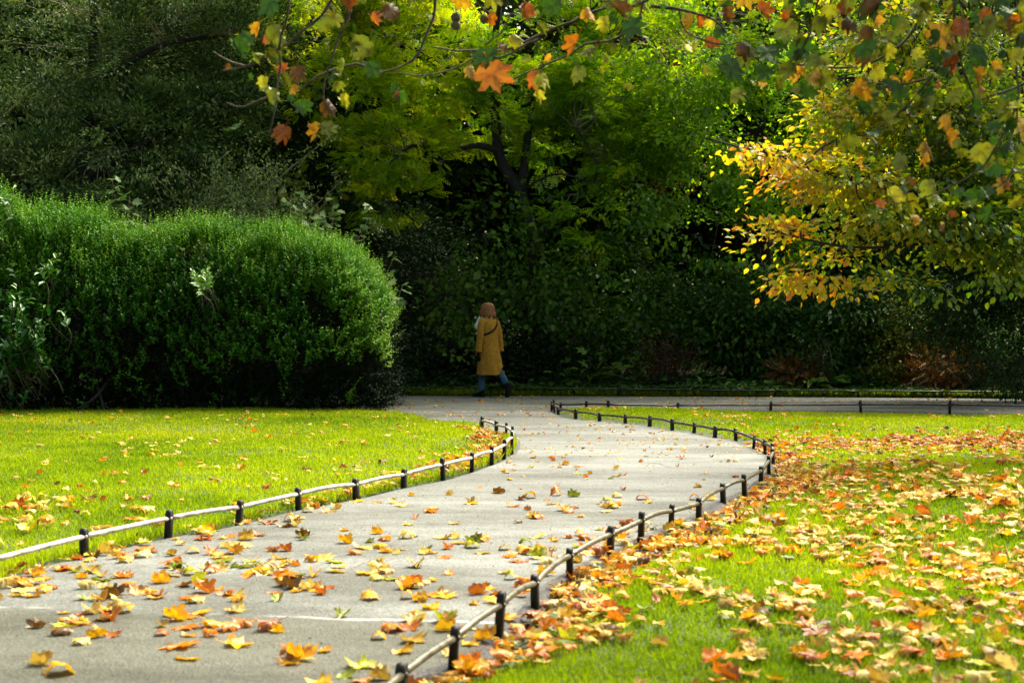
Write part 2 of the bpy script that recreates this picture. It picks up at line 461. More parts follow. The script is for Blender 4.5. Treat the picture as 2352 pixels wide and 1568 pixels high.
# ------------------------------------------------------------------ grass
M_GRASS = leaf_mat('grass_blades', [(0, (.08, .165, .001)), (.35, (.22, .32, .001)), (.7, (.35, .43, .002)), (1, (.42, .41, .01))], transl=.5, gloss=.012, rough=.5)
def grass(name, poly, N, dmin, dmax, tuft_line=None):
    u = rng.random(N); y = (u * (math.sqrt(dmax) - math.sqrt(dmin)) + math.sqrt(dmin)) ** 2
    x = (rng.random(N) * 2 - 1) * (.40 * y + .9)
    p = np.stack([x, y], 1)
    # clump a little
    p = p + rng.normal(size=p.shape) * .012
    keep = inside(poly, p)
    p = p[keep]
    d = dist_line(left_edge, p) if tuft_line is None else dist_line(tuft_line, p)
    dens = vnoise(p, 3.0, 7) * .5 + vnoise(p, .8, 8) * .5
    bare = (tuft_line is not None) & (d < .22 * (0.6 + vnoise(p, 2, 3)))
    keep = (~bare) & (rng.random(len(p)) < .35 + dens * 1.1)
    p = p[keep]; dens = dens[keep]; d = d[keep]
    z = ground_z(p)
    h = (.022 + .030 * rng.random(len(p))) * (.75 + .5 * dens)
    if tuft_line is None: h *= np.where(d < .12, 1.7, 1.0)
    A = nrm(np.array([0, 0, 1.0]) + rng.normal(size=(len(p), 3)) * np.array([.42, .42, .1]))
    Nn = rdir(len(p)); Nn[:, 2] *= .2
    T = (np.array([(0, .5, 0), (0, -.5, 0), (.55, -.4, .06), (.55, .4, .06), (1, 0, .22)]), [(0, 1, 2, 3), (3, 2, 4)])
    tint = .47 + (vnoise(p, .55, 9) - .5) * .6 + (vnoise(p, 2.4, 19) - .5) * .3 + (vnoise(p, 6, 10) - .5) * .18 + (rng.random(len(p)) - .5) * .32
    w = .0032 + .00038 * p[:, 1]
    o = leaf_obj(name, M_GRASS, None, np.column_stack([p, z - .004]), A, Nn, h, w, tint, T)
    tag(o, 'short bright green grass strewn with fallen leaves', 'grass', kind='stuff')
grass('grass', LAWN_R, 900000, 4.6, 24, right_edge)
grass('grass', LAWN_L, 800000, 5.5, 24, None)

# ------------------------------------------------------------------ fences
M_POST = pbr('black_painted_iron', (.004, .004, .004), (.010, .010, .009), scale=30, rough=.55, bump=.15, spec=.25)
M_RAIL_W = pbr('worn_sheen_rail', (.22, .21, .17), (.56, .54, .48), scale=14, rough=.5, metal=.2, bump=.1)  # worn grey, lightened to carry the sky's sheen on the left rail
M_RAIL_G = pbr('grey_worn_rail', (.035, .034, .022), (.15, .14, .095), scale=16, rough=.42, metal=.35, bump=.15)
M_RAIL_D = pbr('dark_rail', (.012, .012, .010), (.05, .05, .045), scale=16, rough=.4, metal=.4, bump=.15)

def post_mesh(mb, base, h, yaw, lean, w=.048, t=.030):
    prof = [(-w / 2, -.10), (w / 2, -.10), (w / 2, h - .022), (w / 2 - .004, h - .010), (w / 2 - .013, h), (-w / 2 + .013, h), (-w / 2 + .004, h - .010), (-w / 2, h - .022)]
    c, s = math.cos(yaw), math.sin(yaw)
    V = []
    for side in (-1, 1):
        for (x, z) in prof:
            y = side * t / 2
            V.append((base[0] + c * x - s * y + lean[0] * z, base[1] + s * x + c * y + lean[1] * z, base[2] + z))
    n = len(prof)
    F = [list(range(n)), list(range(2 * n - 1, n - 1, -1))] + [[k, k + n, (k + 1) % n + n, (k + 1) % n] for k in range(n)]
    mb.add(V, F)

def fence(name, label, posts, railmat, rr=.0150, frac=.70, w=.048, arch=.007, end_drop=False, zoff=0., hmul=1.0):
    """posts: (px, py of foot, py of top). Each post a part, each bay of rail a part."""
    info = []
    for (px, py, pt) in posts:
        b = G(px, py); s = FPX / b[1]
        h = float(np.clip((py - pt) / s * hmul, .09, .26)); info.append((b, h))
    root = thing(name, info[len(info) // 2][0], label, 'fence')
    n = len(info)
    for k, (b, h) in enumerate(info):
        a = info[max(0, k - 1)][0]; c = info[min(n - 1, k + 1)][0]
        yaw = math.atan2(c[1] - a[1], c[0] - a[0]) + random.uniform(-.15, .15)
        lean = (random.uniform(-.05, .09), random.uniform(-.05, .05))
        m = MB(); post_mesh(m, b, h, yaw, lean, w * random.uniform(.94, 1.06))
        po = m.build('post', M_POST, root)
        z = h * frac
        bl = MB(); cy, sy = math.cos(yaw), math.sin(yaw)
        p0 = b + np.array([lean[0] * z, lean[1] * z, z])
        nv = np.array([-sy, cy, 0]); nv = nv if nv[1] < 0 else -nv
        bl.tube([p0 + nv * .012, p0 + nv * .021, p0 + nv * .0235], [.010, .010, .005], 8)
        bl.build('rail_bolt', railmat, po)
        info[k] = (b, h, p0)
    for k in range(n - 1):
        p, q = info[k][2], info[k + 1][2]
        t = np.linspace(0, 1, 9)[:, None]
        P = p + (q - p) * t
        P[:, 2] += (arch + random.uniform(-.004, .006)) * np.sin(math.pi * t[:, 0])
        P += rng.normal(size=3) * .004 * np.sin(math.pi * t)
        MB().tube(P, rr, 10).build('rail', railmat, root, smooth=True)
    if end_drop:
        p = info[0][2] if end_drop == 'first' else info[-1][2]
        q = info[1][2] if end_drop == 'first' else info[-2][2]
        d = nrm(p - q)
        P = [p, p + d * .05 + np.array([0, 0, .006]), p + d * .085 + np.array([0, 0, -.012]), p + d * .10 + np.array([0, 0, -.05]), [*(p + d * .11)[:2], -.04]]
        MB().tube(catmull(P, .01), rr * .9, 8).build('rail', railmat, root, smooth=True)
    return info

lf = [(-190, 1390, 1318), (0 - 16, 1334, 1264), (193, 1276, 1212), (386, 1234, 1170), (548, 1203, 1148), (686, 1170, 1119), (818, 1146, 1098), (927, 1120, 1076), (1018, 1103, 1051),
      (1084, 1081, 1038), (1130, 1066, 1024), (1158, 1052, 1008), (1176, 1040, 990), (1175, 1019, 978), (1162, 1004, 970), (1140, 999, 966), (1107, 990, 956)]
FENCE_L = fence('low_fence', 'low hoop fence of black posts and pale rail edging the left lawn', lf, M_RAIL_W, end_drop='last')
rf = [(770, 1745, 1640), (922, 1612, 1521), (1040, 1528, 1436), (1145, 1462, 1358), (1229, 1388, 1318), (1309, 1318, 1257), (1402, 1272, 1207), (1472, 1242, 1174), (1541, 1210, 1157), (1605, 1186, 1142), (1661, 1150, 1109),
      (1710, 1136, 1088), (1748, 1106, 1070), (1766, 1086, 1046), (1776, 1062, 1030), (1773, 1050, 1017), (1757, 1041, 1009), (1731, 1028, 999), (1690, 1009, 983),
      (1642, 1004, 978), (1594, 994, 970), (1544, 988, 961), (1492, 979, 954), (1436, 972, 951), (1377, 967, 947), (1322, 962, 939), (1282, 951, 934), (1273, 946, 926), (1267, 942, 921)]
FENCE_R = fence('low_fence', 'low fence of black posts and olive grey rail curving round the right lawn', rf, M_RAIL_G, arch=.006)
rb = [(1271, 938, 917), (1287, 937, 924), (1347, 939, 920), (1397, 944, 919), (1557, 942, 924), (1770, 942, 923), (1977, 944, 919), (2181, 947, 918), (2400, 951, 922), (2640, 954, 926)]
fence('low_fence', 'thin dark rail fence with widely spaced posts along the back edge of the right lawn', rb, M_RAIL_D, rr=.014, frac=.62, w=.04, arch=.0)
bf = [(700, 903, 884), (885, 906, 886), (1067, 907.5, 887), (1245, 908.5, 889), (1420, 909.5, 890), (1595, 910, 892), (1778, 911, 894), (1971, 912.5, 896), (2163, 914, 897), (2350, 916, 899), (2550, 918.5, 902)]
FENCE_B = fence('low_fence', 'long black rail fence in shade between the back path and the planting bed', bf, M_RAIL_D, rr=.014, frac=.86, w=.036, arch=.0)
# ------------------------------------------------------------------ trees and shrubs
M_BARK_D = bark_mat('dark_bark', (.005, .004, .003), (.018, .014, .010))
M_BARK_G = bark_mat('grey_green_bark', (.06, .055, .035), (.15, .14, .09))
M_TWIG = bark_mat('pale_twigs', (.12, .10, .06), (.24, .20, .12))
M_HOLM = leaf_mat('holm_oak_leaves', [(0, (.012, .034, .006)), (.45, (.045, .10, .018)), (1, (.24, .34, .085))], transl=.25, gloss=.025, rough=.45)
M_ACAC = leaf_mat('acacia_leaflets', [(0, (.09, .24, .003)), (.4, (.32, .50, .004)), (.75, (.60, .62, .004)), (1, (.74, .62, .006))], transl=.68, gloss=.03)
M_LIME = leaf_mat('fresh_green_leaves', [(0, (.06, .20, .003)), (.4, (.24, .46, .004)), (.75, (.52, .62, .005)), (1, (.70, .62, .008))], transl=.68, gloss=.04)
M_BEECH = leaf_mat('autumn_beech_leaves', [(0, (.05, .13, .003)), (.3, (.24, .34, .004)), (.55, (.56, .50, .006)), (.78, (.66, .38, .006)), (1, (.64, .18, .006))], transl=.68, gloss=.04)
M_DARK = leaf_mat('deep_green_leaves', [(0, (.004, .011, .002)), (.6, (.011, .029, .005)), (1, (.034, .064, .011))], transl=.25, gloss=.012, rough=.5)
M_PRIV = leaf_mat('privet_leaves', [(0, (.014, .07, .002)), (.5, (.060, .22, .003)), (1, (.24, .42, .03))], transl=.38, gloss=.02, rough=.45)
M_LAUR = leaf_mat('laurel_leaves', [(0, (.012, .07, .005)), (.5, (.03, .15, .008)), (1, (.16, .32, .02))], transl=.3, gloss=.07, rough=.38)
M_SYC = leaf_mat('sycamore_leaves', [(0, (.05, .12, .02)), (.5, (.11, .21, .045)), (1, (.22, .30, .06))], transl=.4, gloss=.04)
M_BACK = leaf_mat('wood_edge_leaves', [(0, (.008, .022, .003)), (.5, (.025, .060, .004)), (.8, (.09, .13, .005)), (1, (.26, .20, .006))], transl=.4, gloss=.02)
M_RUST = leaf_mat('rusty_leaves', [(0, (.03, .012, .003)), (.5, (.10, .040, .006)), (1, (.24, .11, .012))], transl=.35, gloss=.02)
M_YELG = leaf_mat('yellowing_leaves', [(0, (.03, .08, .004)), (.5, (.12, .17, .006)), (1, (.36, .30, .01))], transl=.4, gloss=.03)
M_FERN = leaf_mat('ground_cover_leaves', [(0, (.005, .024, .003)), (.55, (.018, .066, .007)), (1, (.085, .17, .015))], transl=.35, gloss=.014)
M_BRONZE = leaf_mat('bronze_leaves', [(0, (.06, .03, .015)), (.5, (.16, .06, .025)), (1, (.28, .14, .03))], transl=.45, gloss=.02)

def tree(name, label, cat, base, lobes, mat, trunk, limbs, crown_kw, bark=M_BARK_D, ntw=0, tw_r=.012, group=None, twmat=None, gz=None):
    z = bed_z(base[0], base[1]) if gz is None else gz
    root = thing(name, (base[0], base[1], z), label, cat, group)
    P, r = limb(trunk[0], trunk[1], trunk[2])
    mb = MB().tube(P, r, 12, cap=False)
    mb.build('trunk', bark, root, smooth=True)
    pts = [P[len(P) // 2:]]
    for (lp, r0, r1) in limbs:
        q, rr = limb(lp, r0, r1); pts.append(q)
        MB().tube(q, rr, 8, cap=False).build('limb', bark, root, smooth=True)
    C, c0 = foliage('crown', mat, root, lobes, **crown_kw)
    if ntw:
        tb = MB(); twigs(tb, C, c0, ntw, tw_r, base=np.vstack(pts))
        tb.build('twigs', twmat or bark, root, smooth=True)
    return root, C

# --- dark holm oak, upper left
D = 28.0
b = W(150, 800, D)
lob = [lobe(130, 110, 28, 260, 190), lobe(400, 130, 28, 230, 170), lobe(310, 320, 27.2, 190, 120), lobe(110, 420, 26.8, 180, 130), lobe(480, 310, 28.3, 150, 140), lobe(60, 280, 28.2, 180, 170),
       lobe(300, -130, 28.6, 420, 170), lobe(220, 480, 27, 150, 90), lobe(-250, 200, 28, 260, 320), lobe(560, 130, 29, 130, 150), lobe(420, 430, 27.6, 120, 90)]
tree('holm_oak', 'tall dark grey-green evergreen oak behind the left end of the hedge', 'tree', b, lob, M_HOLM,
     ([(b[0], b[1], -.1), W(160, 600, 28), W(190, 400, 28.1), W(210, 200, 28.2), W(230, -100, 28.3)], .24, .07),
     [([W(170, 520, 28), W(60, 420, 27.6), W(-60, 330, 27.5)], .10, .03), ([W(190, 420, 28), W(330, 330, 27.5), W(470, 260, 28)], .10, .03), ([W(210, 200, 28.2), W(360, 110, 28), W(520, 80, 28.5)], .09, .03)],
     dict(ncl=2900, nleaf=52, cr=.19, L=.100, Wd=.042, tmpl=T_OVAL, shell=.6, gap=.44, freq=1.1, flat=.45, droop=-.1, outw=1.0, upw=1.2, t0=.5, tcl=.4, tlf=.18, seed=1), ntw=260, tw_r=.011, twmat=M_TWIG)

# --- dark yew-like tree filling in between oak and acacia
b = W(650, 880, 31.5)
lob = [lobe(640, 330, 31, 170, 180), lobe(730, 480, 31, 150, 150), lobe(560, 480, 30.5, 150, 130), lobe(820, 600, 31.5, 150, 160), lobe(640, 640, 31, 200, 130), lobe(930, 640, 32, 130, 200), lobe(600, 180, 31.5, 150, 140), lobe(960, 760, 31, 120, 120), lobe(1060, 800, 31, 110, 90)]
tree('yew', 'dark dense evergreen tree between the grey-green oak and the feathery acacia', 'tree', b, lob, M_DARK,
     ([(b[0], b[1], -.1), W(655, 640, 31.5), W(650, 400, 31.5), W(640, 200, 31.5)], .2, .06), [],
     dict(ncl=900, nleaf=70, cr=.30, L=.10, Wd=.04, tmpl=T_OVAL, shell=.5, gap=.25, t0=.45, tcl=.3, tlf=.25, seed=2), ntw=40)

# --- sycamore saplings and bare brushwood above the hedge
def sapling(px, py, pyt, d, lab, nw=7, spread=.35, mat=None, Lf=.15, bend=0.):
    b = W(px, py, d); top = W(px + bend, pyt, d)
    root = thing('sycamore_sapling', (b[0], b[1], b[2]), lab, 'sapling', 'sycamore saplings behind the hedge')
    mb = MB(); Ps, As = [], []
    for k in range(nw):
        o = rng.normal(size=3) * np.array([spread, spread, .12])
        e = top + o * 1.2 + np.array([0, 0, -abs(rng.normal()) * .35])
        P = catmull(np.array([b + o * .15, (b + e) / 2 + o * .3 + rng.normal(size=3) * .05, e]), .1)
        mb.tube(P, np.linspace(.012, .004, len(P)), 5, cap=False)
        for i in range(len(P) // 3, len(P), 1):
            for s in (1, -1):
                a = rdir(1)[0] * np.array([1, 1, .3]); Ps.append(P[i] + a * .06); As.append(nrm(a + np.array([0, 0, -.25])))
    mb.build('stems', M_TWIG, root, smooth=True)
    n = len(Ps); Nn = nrm(np.array([0, -.35, .8]) + rdir(n) * .45)
    leaf_obj('leaves', mat or M_SYC, root, np.array(Ps), np.array(As), Nn, Lf * (.6 + .6 * rng.random(n)), Lf * (.6 + .5 * rng.random(n)), .5 + (rng.random(n) - .5) * .8, T_MAPLE)
sapling(290, 620, 400, 24.0, 'pale leaved sycamore sapling rising tall in front of the dark oak', 4, .16)
sapling(420, 620, 490, 23.6, 'small sycamore shoot just above the middle of the hedge top', 4, .22, M_YELG)
sapling(640, 520, 370, 29.0, 'yellowish sycamore sapling with tiered leaves in front of the dark yew', 9, .55, M_YELG, .17)
sapling(720, 640, 450, 25.0, 'grey-green sycamore sapling over the right half of the hedge', 8, .30)
sapling(810, 720, 560, 24.2, 'leafy sycamore sapling drooping over the hedge shoulder', 7, .30)
sapling(865, 780, 620, 23.6, 'low sycamore sapling poking out of the rounded right end of the hedge', 6, .24)

b = W(560, 640, 26.5)
root = thing('brushwood_shrub', b, 'half bare twiggy brown shrub above the middle of the hedge', 'shrub')
mb = MB(); Ps = []
for k in range(120):
    e = W(520 + rng.normal() * 110, 465 + rng.normal() * 45, 26.5 + rng.normal() * .5)
    s = b + rng.normal(size=3) * np.array([.5, .4, .1])
    P = catmull(np.array([s, (s + e) / 2 + rng.normal(size=3) * .15, e, e + rng.normal(size=3) * .22]), .12)
    mb.tube(P, np.linspace(.011, .004, len(P)), 4, cap=False)
    for i in range(len(P) // 2, len(P)):
        for _ in range(7): Ps.append(P[i] + rng.normal(size=3) * .09)
mb.build('twigs', M_TWIG, root); n = len(Ps)
leaf_obj('leaves', M_HOLM, root, np.array(Ps), rdir(n), rdir(n) + np.array([0, 0, .6]), .07, .034, .7 + rng.normal(size=n) * .25, T_OVAL)

# --- feathery acacia in the middle
b = W(1262, 905, 30.5)
lob = [lobe(905, 340, 29.5, 130, 110), lobe(890, 450, 29.3, 95, 75), lobe(800, 210, 30, 170, 110), lobe(720, 70, 31, 190, 110), lobe(960, 90, 31, 220, 110), lobe(1070, 260, 30.5, 120, 100), lobe(1010, 180, 30, 140, 90),
       lobe(1330, 170, 31, 140, 120), lobe(1380, 270, 30, 100, 110), lobe(1340, 480, 29.4, 95, 60), lobe(1370, 540, 29.4, 70, 45), lobe(1290, 90, 31.5, 200, 110), lobe(1100, -110, 31.5, 500, 150), lobe(1440, 350, 30.3, 110, 90), lobe(850, -60, 31, 260, 120),
       lobe(1250, 330, 31, 90, 70), lobe(1440, 90, 31.5, 170, 110), lobe(1240, 190, 30.6, 120, 80), lobe(1400, 200, 30, 120, 60), lobe(1110, 150, 30.2, 110, 60), lobe(990, 260, 29.8, 130, 50), lobe(1150, -330, 28.6, 420, 180), lobe(1500, -350, 28.8, 280, 180), lobe(820, -330, 29, 280, 180)]  # last three lobes: high crown out of view, added to shade the back path
tree('acacia', 'feathery yellow-green acacia with a dark leaning trunk behind the walker', 'tree', b, lob, M_ACAC,
     ([(b[0], b[1], -.1), W(1250, 760, 30.6), W(1222, 560, 30.6), W(1195, 450, 30.6), W(1150, 360, 30.6), W(1138, 250, 30.6), W(1135, 120, 30.7), W(1150, -80, 31)], .17, .05),
     [([W(1150, 350, 30.6), W(1100, 335, 30.3), W(1020, 350, 30.0), W(950, 330, 29.6), W(890, 380, 29.3)], .075, .02),
      ([W(1195, 450, 30.6), W(1215, 300, 30.8), W(1240, 160, 31), W(1300, 40, 31.3)], .10, .03),
      ([W(1230, 620, 30.6), W(1270, 470, 30.2), W(1345, 440, 29.7), W(1375, 390, 29.6), W(1350, 330, 29.7), W(1330, 290, 29.8)], .05, .015),
      ([W(1137, 250, 30.6), W(1060, 180, 30.3), W(960, 120, 30.4), W(820, 90, 30.6)], .07, .02),
      ([W(1190, 440, 30.6), W(1290, 400, 29.8), W(1420, 460, 29.4), W(1450, 560, 29.3), W(1480, 610, 29.3)], .028, .006),
      ([W(1136, 200, 30.6), W(1200, 110, 30.8), W(1330, 40, 31), W(1420, -20, 31)], .07, .02)],
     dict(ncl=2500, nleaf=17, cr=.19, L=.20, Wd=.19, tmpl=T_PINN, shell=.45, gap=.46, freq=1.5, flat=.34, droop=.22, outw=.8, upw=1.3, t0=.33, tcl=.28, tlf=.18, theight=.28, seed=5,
          tfun=lambda C: np.where(C[:, 0] < -.8, .14, -.04)), ntw=300, tw_r=.013, twmat=M_BARK_G)

# --- bright green tree right of the acacia
b = W(1760, 880, 31.5)
lob = [lobe(1600, 130, 30.6, 170, 130), lobe(1620, 320, 30.2, 170, 120), lobe(1770, 90, 31, 160, 140), lobe(1510, 430, 29.8, 130, 90), lobe(1640, 520, 30, 160, 90), lobe(1790, 330, 31.2, 150, 170), lobe(1560, -90, 31, 300, 140),
       lobe(1500, 250, 31, 110, 120), lobe(1760, 560, 30.6, 140, 110), lobe(1860, -130, 30.5, 200, 140), lobe(2080, -60, 30.5, 200, 160), lobe(1850, -360, 28.8, 300, 120), lobe(1960, 250, 31.5, 160, 260), lobe(1660, 220, 30, 130, 60)]  # highest lobe is out of view, added to shade the back path
tree('lime_tree', 'bright green leafy tree standing between the acacia and the golden beech', 'tree', b, lob, M_LIME,
     ([(b[0], b[1], -.1), W(1750, 600, 31.5), W(1740, 300, 31.2), W(1760, 0, 31), W(1800, -250, 30.8)], .24, .07),
     [([W(1750, 560, 31.4), W(1640, 430, 30.6), W(1540, 350, 30.2)], .09, .03), ([W(1745, 350, 31.2), W(1830, 200, 31.2), W(1900, 60, 31.2)], .09, .03)],
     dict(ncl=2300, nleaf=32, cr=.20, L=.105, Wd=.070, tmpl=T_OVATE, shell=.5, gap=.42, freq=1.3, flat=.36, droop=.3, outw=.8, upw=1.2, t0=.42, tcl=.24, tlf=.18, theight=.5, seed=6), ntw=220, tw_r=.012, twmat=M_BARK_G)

b = W(1465, 860, 36)
lob = [lobe(1465, 120, 36, 90, 160), lobe(1480, 330, 36, 80, 120), lobe(1420, -60, 36, 120, 100)]
tree('copper_beech', 'reddish bronze tree glimpsed through the gap beside the acacia', 'tree', b, lob, M_BRONZE,
     ([(b[0], b[1], -.1), W(1470, 500, 36), W(1460, 100, 36)], .18, .06), [],
     dict(ncl=260, nleaf=60, cr=.32, L=.11, Wd=.07, tmpl=T_OVATE, gap=.3, t0=.5, tcl=.25, tlf=.2, seed=8), ntw=30)

# --- golden beech, right, nearer
b = np.array([9.4, 17.0, -.01])
lob = [lobe(2010, 170, 15.4, 150, 70), lobe(2170, 260, 15, 190, 80), lobe(1960, 410, 14.6, 170, 55), lobe(2110, 490, 14.4, 210, 60), lobe(1850, 540, 14.2, 120, 35), lobe(1800, 362, 14.4, 110, 24), lobe(1705, 338, 14.3, 60, 14),
       lobe(1885, 632, 14.2, 90, 32), lobe(2290, 480, 14.6, 130, 80), lobe(2260, 130, 15.4, 170, 90), lobe(2050, -40, 15.6, 260, 70), lobe(2010, 580, 14.4, 120, 36), lobe(2260, 610, 14.4, 110, 36), lobe(1775, 522, 14.2, 75, 18),
       lobe(2120, 360, 15.2, 190, 60), lobe(1925, 250, 15.2, 60, 40), lobe(1960, 310, 14.9, 90, 40), lobe(2350, 330, 15.5, 120, 120), lobe(2300, -120, 16, 300, 80), lobe(2060, 640, 14.5, 150, 40), lobe(2180, 560, 14.6, 190, 60), lobe(2330, 560, 14.6, 120, 90), lobe(2080, 410, 15, 220, 60), lobe(1990, 90, 15.2, 130, 50), lobe(2180, 60, 15, 160, 60), lobe(2000, 240, 15, 130, 50), lobe(2250, 390, 14.8, 130, 60), lobe(2620, 420, 15.8, 170, 90), lobe(2760, 180, 16.4, 220, 110), lobe(2900, 420, 17, 200, 120)]
tree('beech', 'yellow and green autumn beech reaching in from the right above the lawn', 'tree', b, lob, M_BEECH,
     ([(b[0], b[1], -.1), (9.3, 17.0, 1.5), (9.0, 16.9, 3.5), (8.7, 16.9, 6.0), (8.4, 16.8, 8.0)], .26, .07),
     [([(9.3, 17.0, 1.6), W(2350, 470, 15), W(2150, 450, 14.6), W(1960, 425, 14.4), W(1800, 360, 14.4), W(1690, 335, 14.3), W(1630, 318, 14.3)], .06, .007),
      ([(9.2, 17.0, 2.0), W(2300, 560, 14.6), W(2080, 560, 14.4), W(1900, 560, 14.2), W(1760, 530, 14.2)], .05, .007),
      ([(9.0, 16.9, 3.0), W(2350, 280, 15.2), W(2150, 230, 15.2), W(2000, 180, 15.3), W(1880, 180, 15.3)], .06, .01),
      ([(9.0, 16.9, 3.6), W(2350, 80, 15.6), W(2150, 40, 15.5), W(1950, -40, 15.6)], .07, .01)],
     dict(ncl=1130, nleaf=44, cr=.17, L=.068, Wd=.046, tmpl=T_OVATE, shell=.3, gap=.40, freq=2.2, flat=.30, droop=.25, outw=.7, upw=1.1, t0=.26, tcl=.22, tlf=.25, seed=9,
          tfun=lambda C: .46 * np.clip((4.0 - C[:, 0]) / 1.7, -.25, 1.)), ntw=330, tw_r=.010, gz=-.02)

# --- dark ivy-clad tree, right edge behind the beech
b = W(2440, 900, 25.8)
lob = [lobe(2250, 330, 25.5, 190, 260), lobe(2330, 560, 25.3, 150, 180), lobe(2330, 760, 25.1, 130, 150), lobe(2200, 660, 25.6, 120, 140), lobe(2120, 420, 26.3, 130, 180), lobe(2350, 100, 26, 220, 220), lobe(2500, 500, 25.6, 180, 330), lobe(2100, 120, 27, 180, 200)]
tree('holly', 'dark evergreen holly at the right edge behind the golden beech', 'tree', b, lob, M_DARK,
     ([(b[0], b[1], -.1), W(2445, 600, 25.8), W(2440, 300, 25.8), W(2430, 0, 25.9)], .2, .06), [],
     dict(ncl=1000, nleaf=70, cr=.26, L=.085, Wd=.045, tmpl=T_OVAL, shell=.55, gap=.28, t0=.6, tcl=.3, tlf=.25, seed=10), ntw=30)

# --- the wood behind: each tree with trunk and crown
def wood_tree(x, y, h, wd, lab, seed, mat=M_BACK, t0=.4):
    c = np.array([x, y, 0])
    lob = [(c + [0, 0, h * .72], np.array([wd, wd * .8, h * .30])), (c + [-wd * .45, -.4, h * .48], np.array([wd * .75, wd * .7, h * .26])), (c + [wd * .5, -.3, h * .45], np.array([wd * .7, wd * .7, h * .27])),
           (c + [0, -.6, h * .25], np.array([wd * .95, wd * .7, h * .22])), (c + [wd * .1, -.2, h * .09], np.array([wd * .9, wd * .6, h * .10]))]
    tree('woodland_tree', lab, 'tree', (x, y), lob, mat, ([(x, y, -.1), (x + .1, y, h * .3), (x - .1, y, h * .8)], .24, .07), [],
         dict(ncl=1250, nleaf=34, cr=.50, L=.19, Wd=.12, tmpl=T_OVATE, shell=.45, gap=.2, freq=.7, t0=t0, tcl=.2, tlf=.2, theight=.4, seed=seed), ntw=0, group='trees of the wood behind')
wt = [(-16, 40, 11.5, 3.6, 'broad dark tree of the wood, behind the left edge of the oak'), (-10.5, 41, 11.5, 3.6, 'dark tree of the wood showing through gaps in the oak crown'), (-5.2, 40, 11, 3.4, 'dark tree of the wood behind the yew'),
      (-.5, 39.5, 11, 3.3, 'dark tree of the wood directly behind the walker'), (4.2, 40, 11, 3.4, 'dark tree of the wood behind the copper beech'), (8.8, 41, 10.5, 3.5, 'yellowish tree of the wood behind the bright green tree'),
      (13.3, 39, 11.5, 3.5, 'dark tree of the wood behind the golden beech'), (18.5, 40, 11.5, 3.7, 'broad dark tree of the wood, behind the holly')]
for k, (x, y, h, wd, lab) in enumerate(wt): wood_tree(x, y, h * 1.28, wd, lab, 20 + k, t0=.62 if k == 5 else .36)
# the rest of the wood beyond, one mass
lob = [(np.array([x, 48 + 2 * math.sin(x), 3.2]), np.array([3.6, 2.5, 4.2])) for x in np.arange(-30, 34, 4.0)] + [(np.array([x, 50, 10]), np.array([4, 2.5, 6])) for x in np.arange(-30, 34, 5.0)]
ncl = 9500
C, O, c0 = clumps(lob, ncl, .3, .1, .5, 40)
i = np.repeat(np.arange(len(C)), 10); P = C[i] + rng.normal(size=(len(i), 3)) * .7
tag(leaf_obj('woodland', M_BACK, None, P, rdir(len(P)), rdir(len(P)) + np.array([0, -.5, .8]), .42, .30, .25 + .2 * rng.random(len(P)), T_OVATE),
    'dark mass of far woodland behind all the trees', 'woodland', kind='stuff')

# --- clipped-looking privet hedge, left
def shoots(name, mat, root, base, dirs, nl, slen, L, Wd, t0, tl, tmpl=T_OVAL, pair=True, tw=None):
    m = len(base); k = np.arange(nl)
    u = (k + .5) / nl
    P = base[:, None, :] + dirs[:, None, :] * (slen[:, None, None] * u[None, :, None])
    P[:, :, 2] -= (slen[:, None] * .22 * u[None, :] ** 2) * (1 - dirs[:, None, 2])
    P = P.reshape(-1, 3)
    dd = np.repeat(dirs, nl, 0)
    side = rdir(len(P)); side = nrm(side - dd * (side * dd).sum(1, keepdims=True))
    A = nrm(side + dd * .55)
    N = nrm(dd * .6 + np.array([0, 0, .7]) + rdir(len(P)) * .4)
    l = L * (1.1 - .55 * np.tile(u, m)) * (.75 + .5 * rng.random(len(P)))
    t = np.repeat(t0, nl) + (rng.random(len(P)) - .5) * tl + .22 * (np.tile(u, m) - .5)
    return leaf_obj(name, mat, root, P, A, N, l, l / L * Wd, t, tmpl)

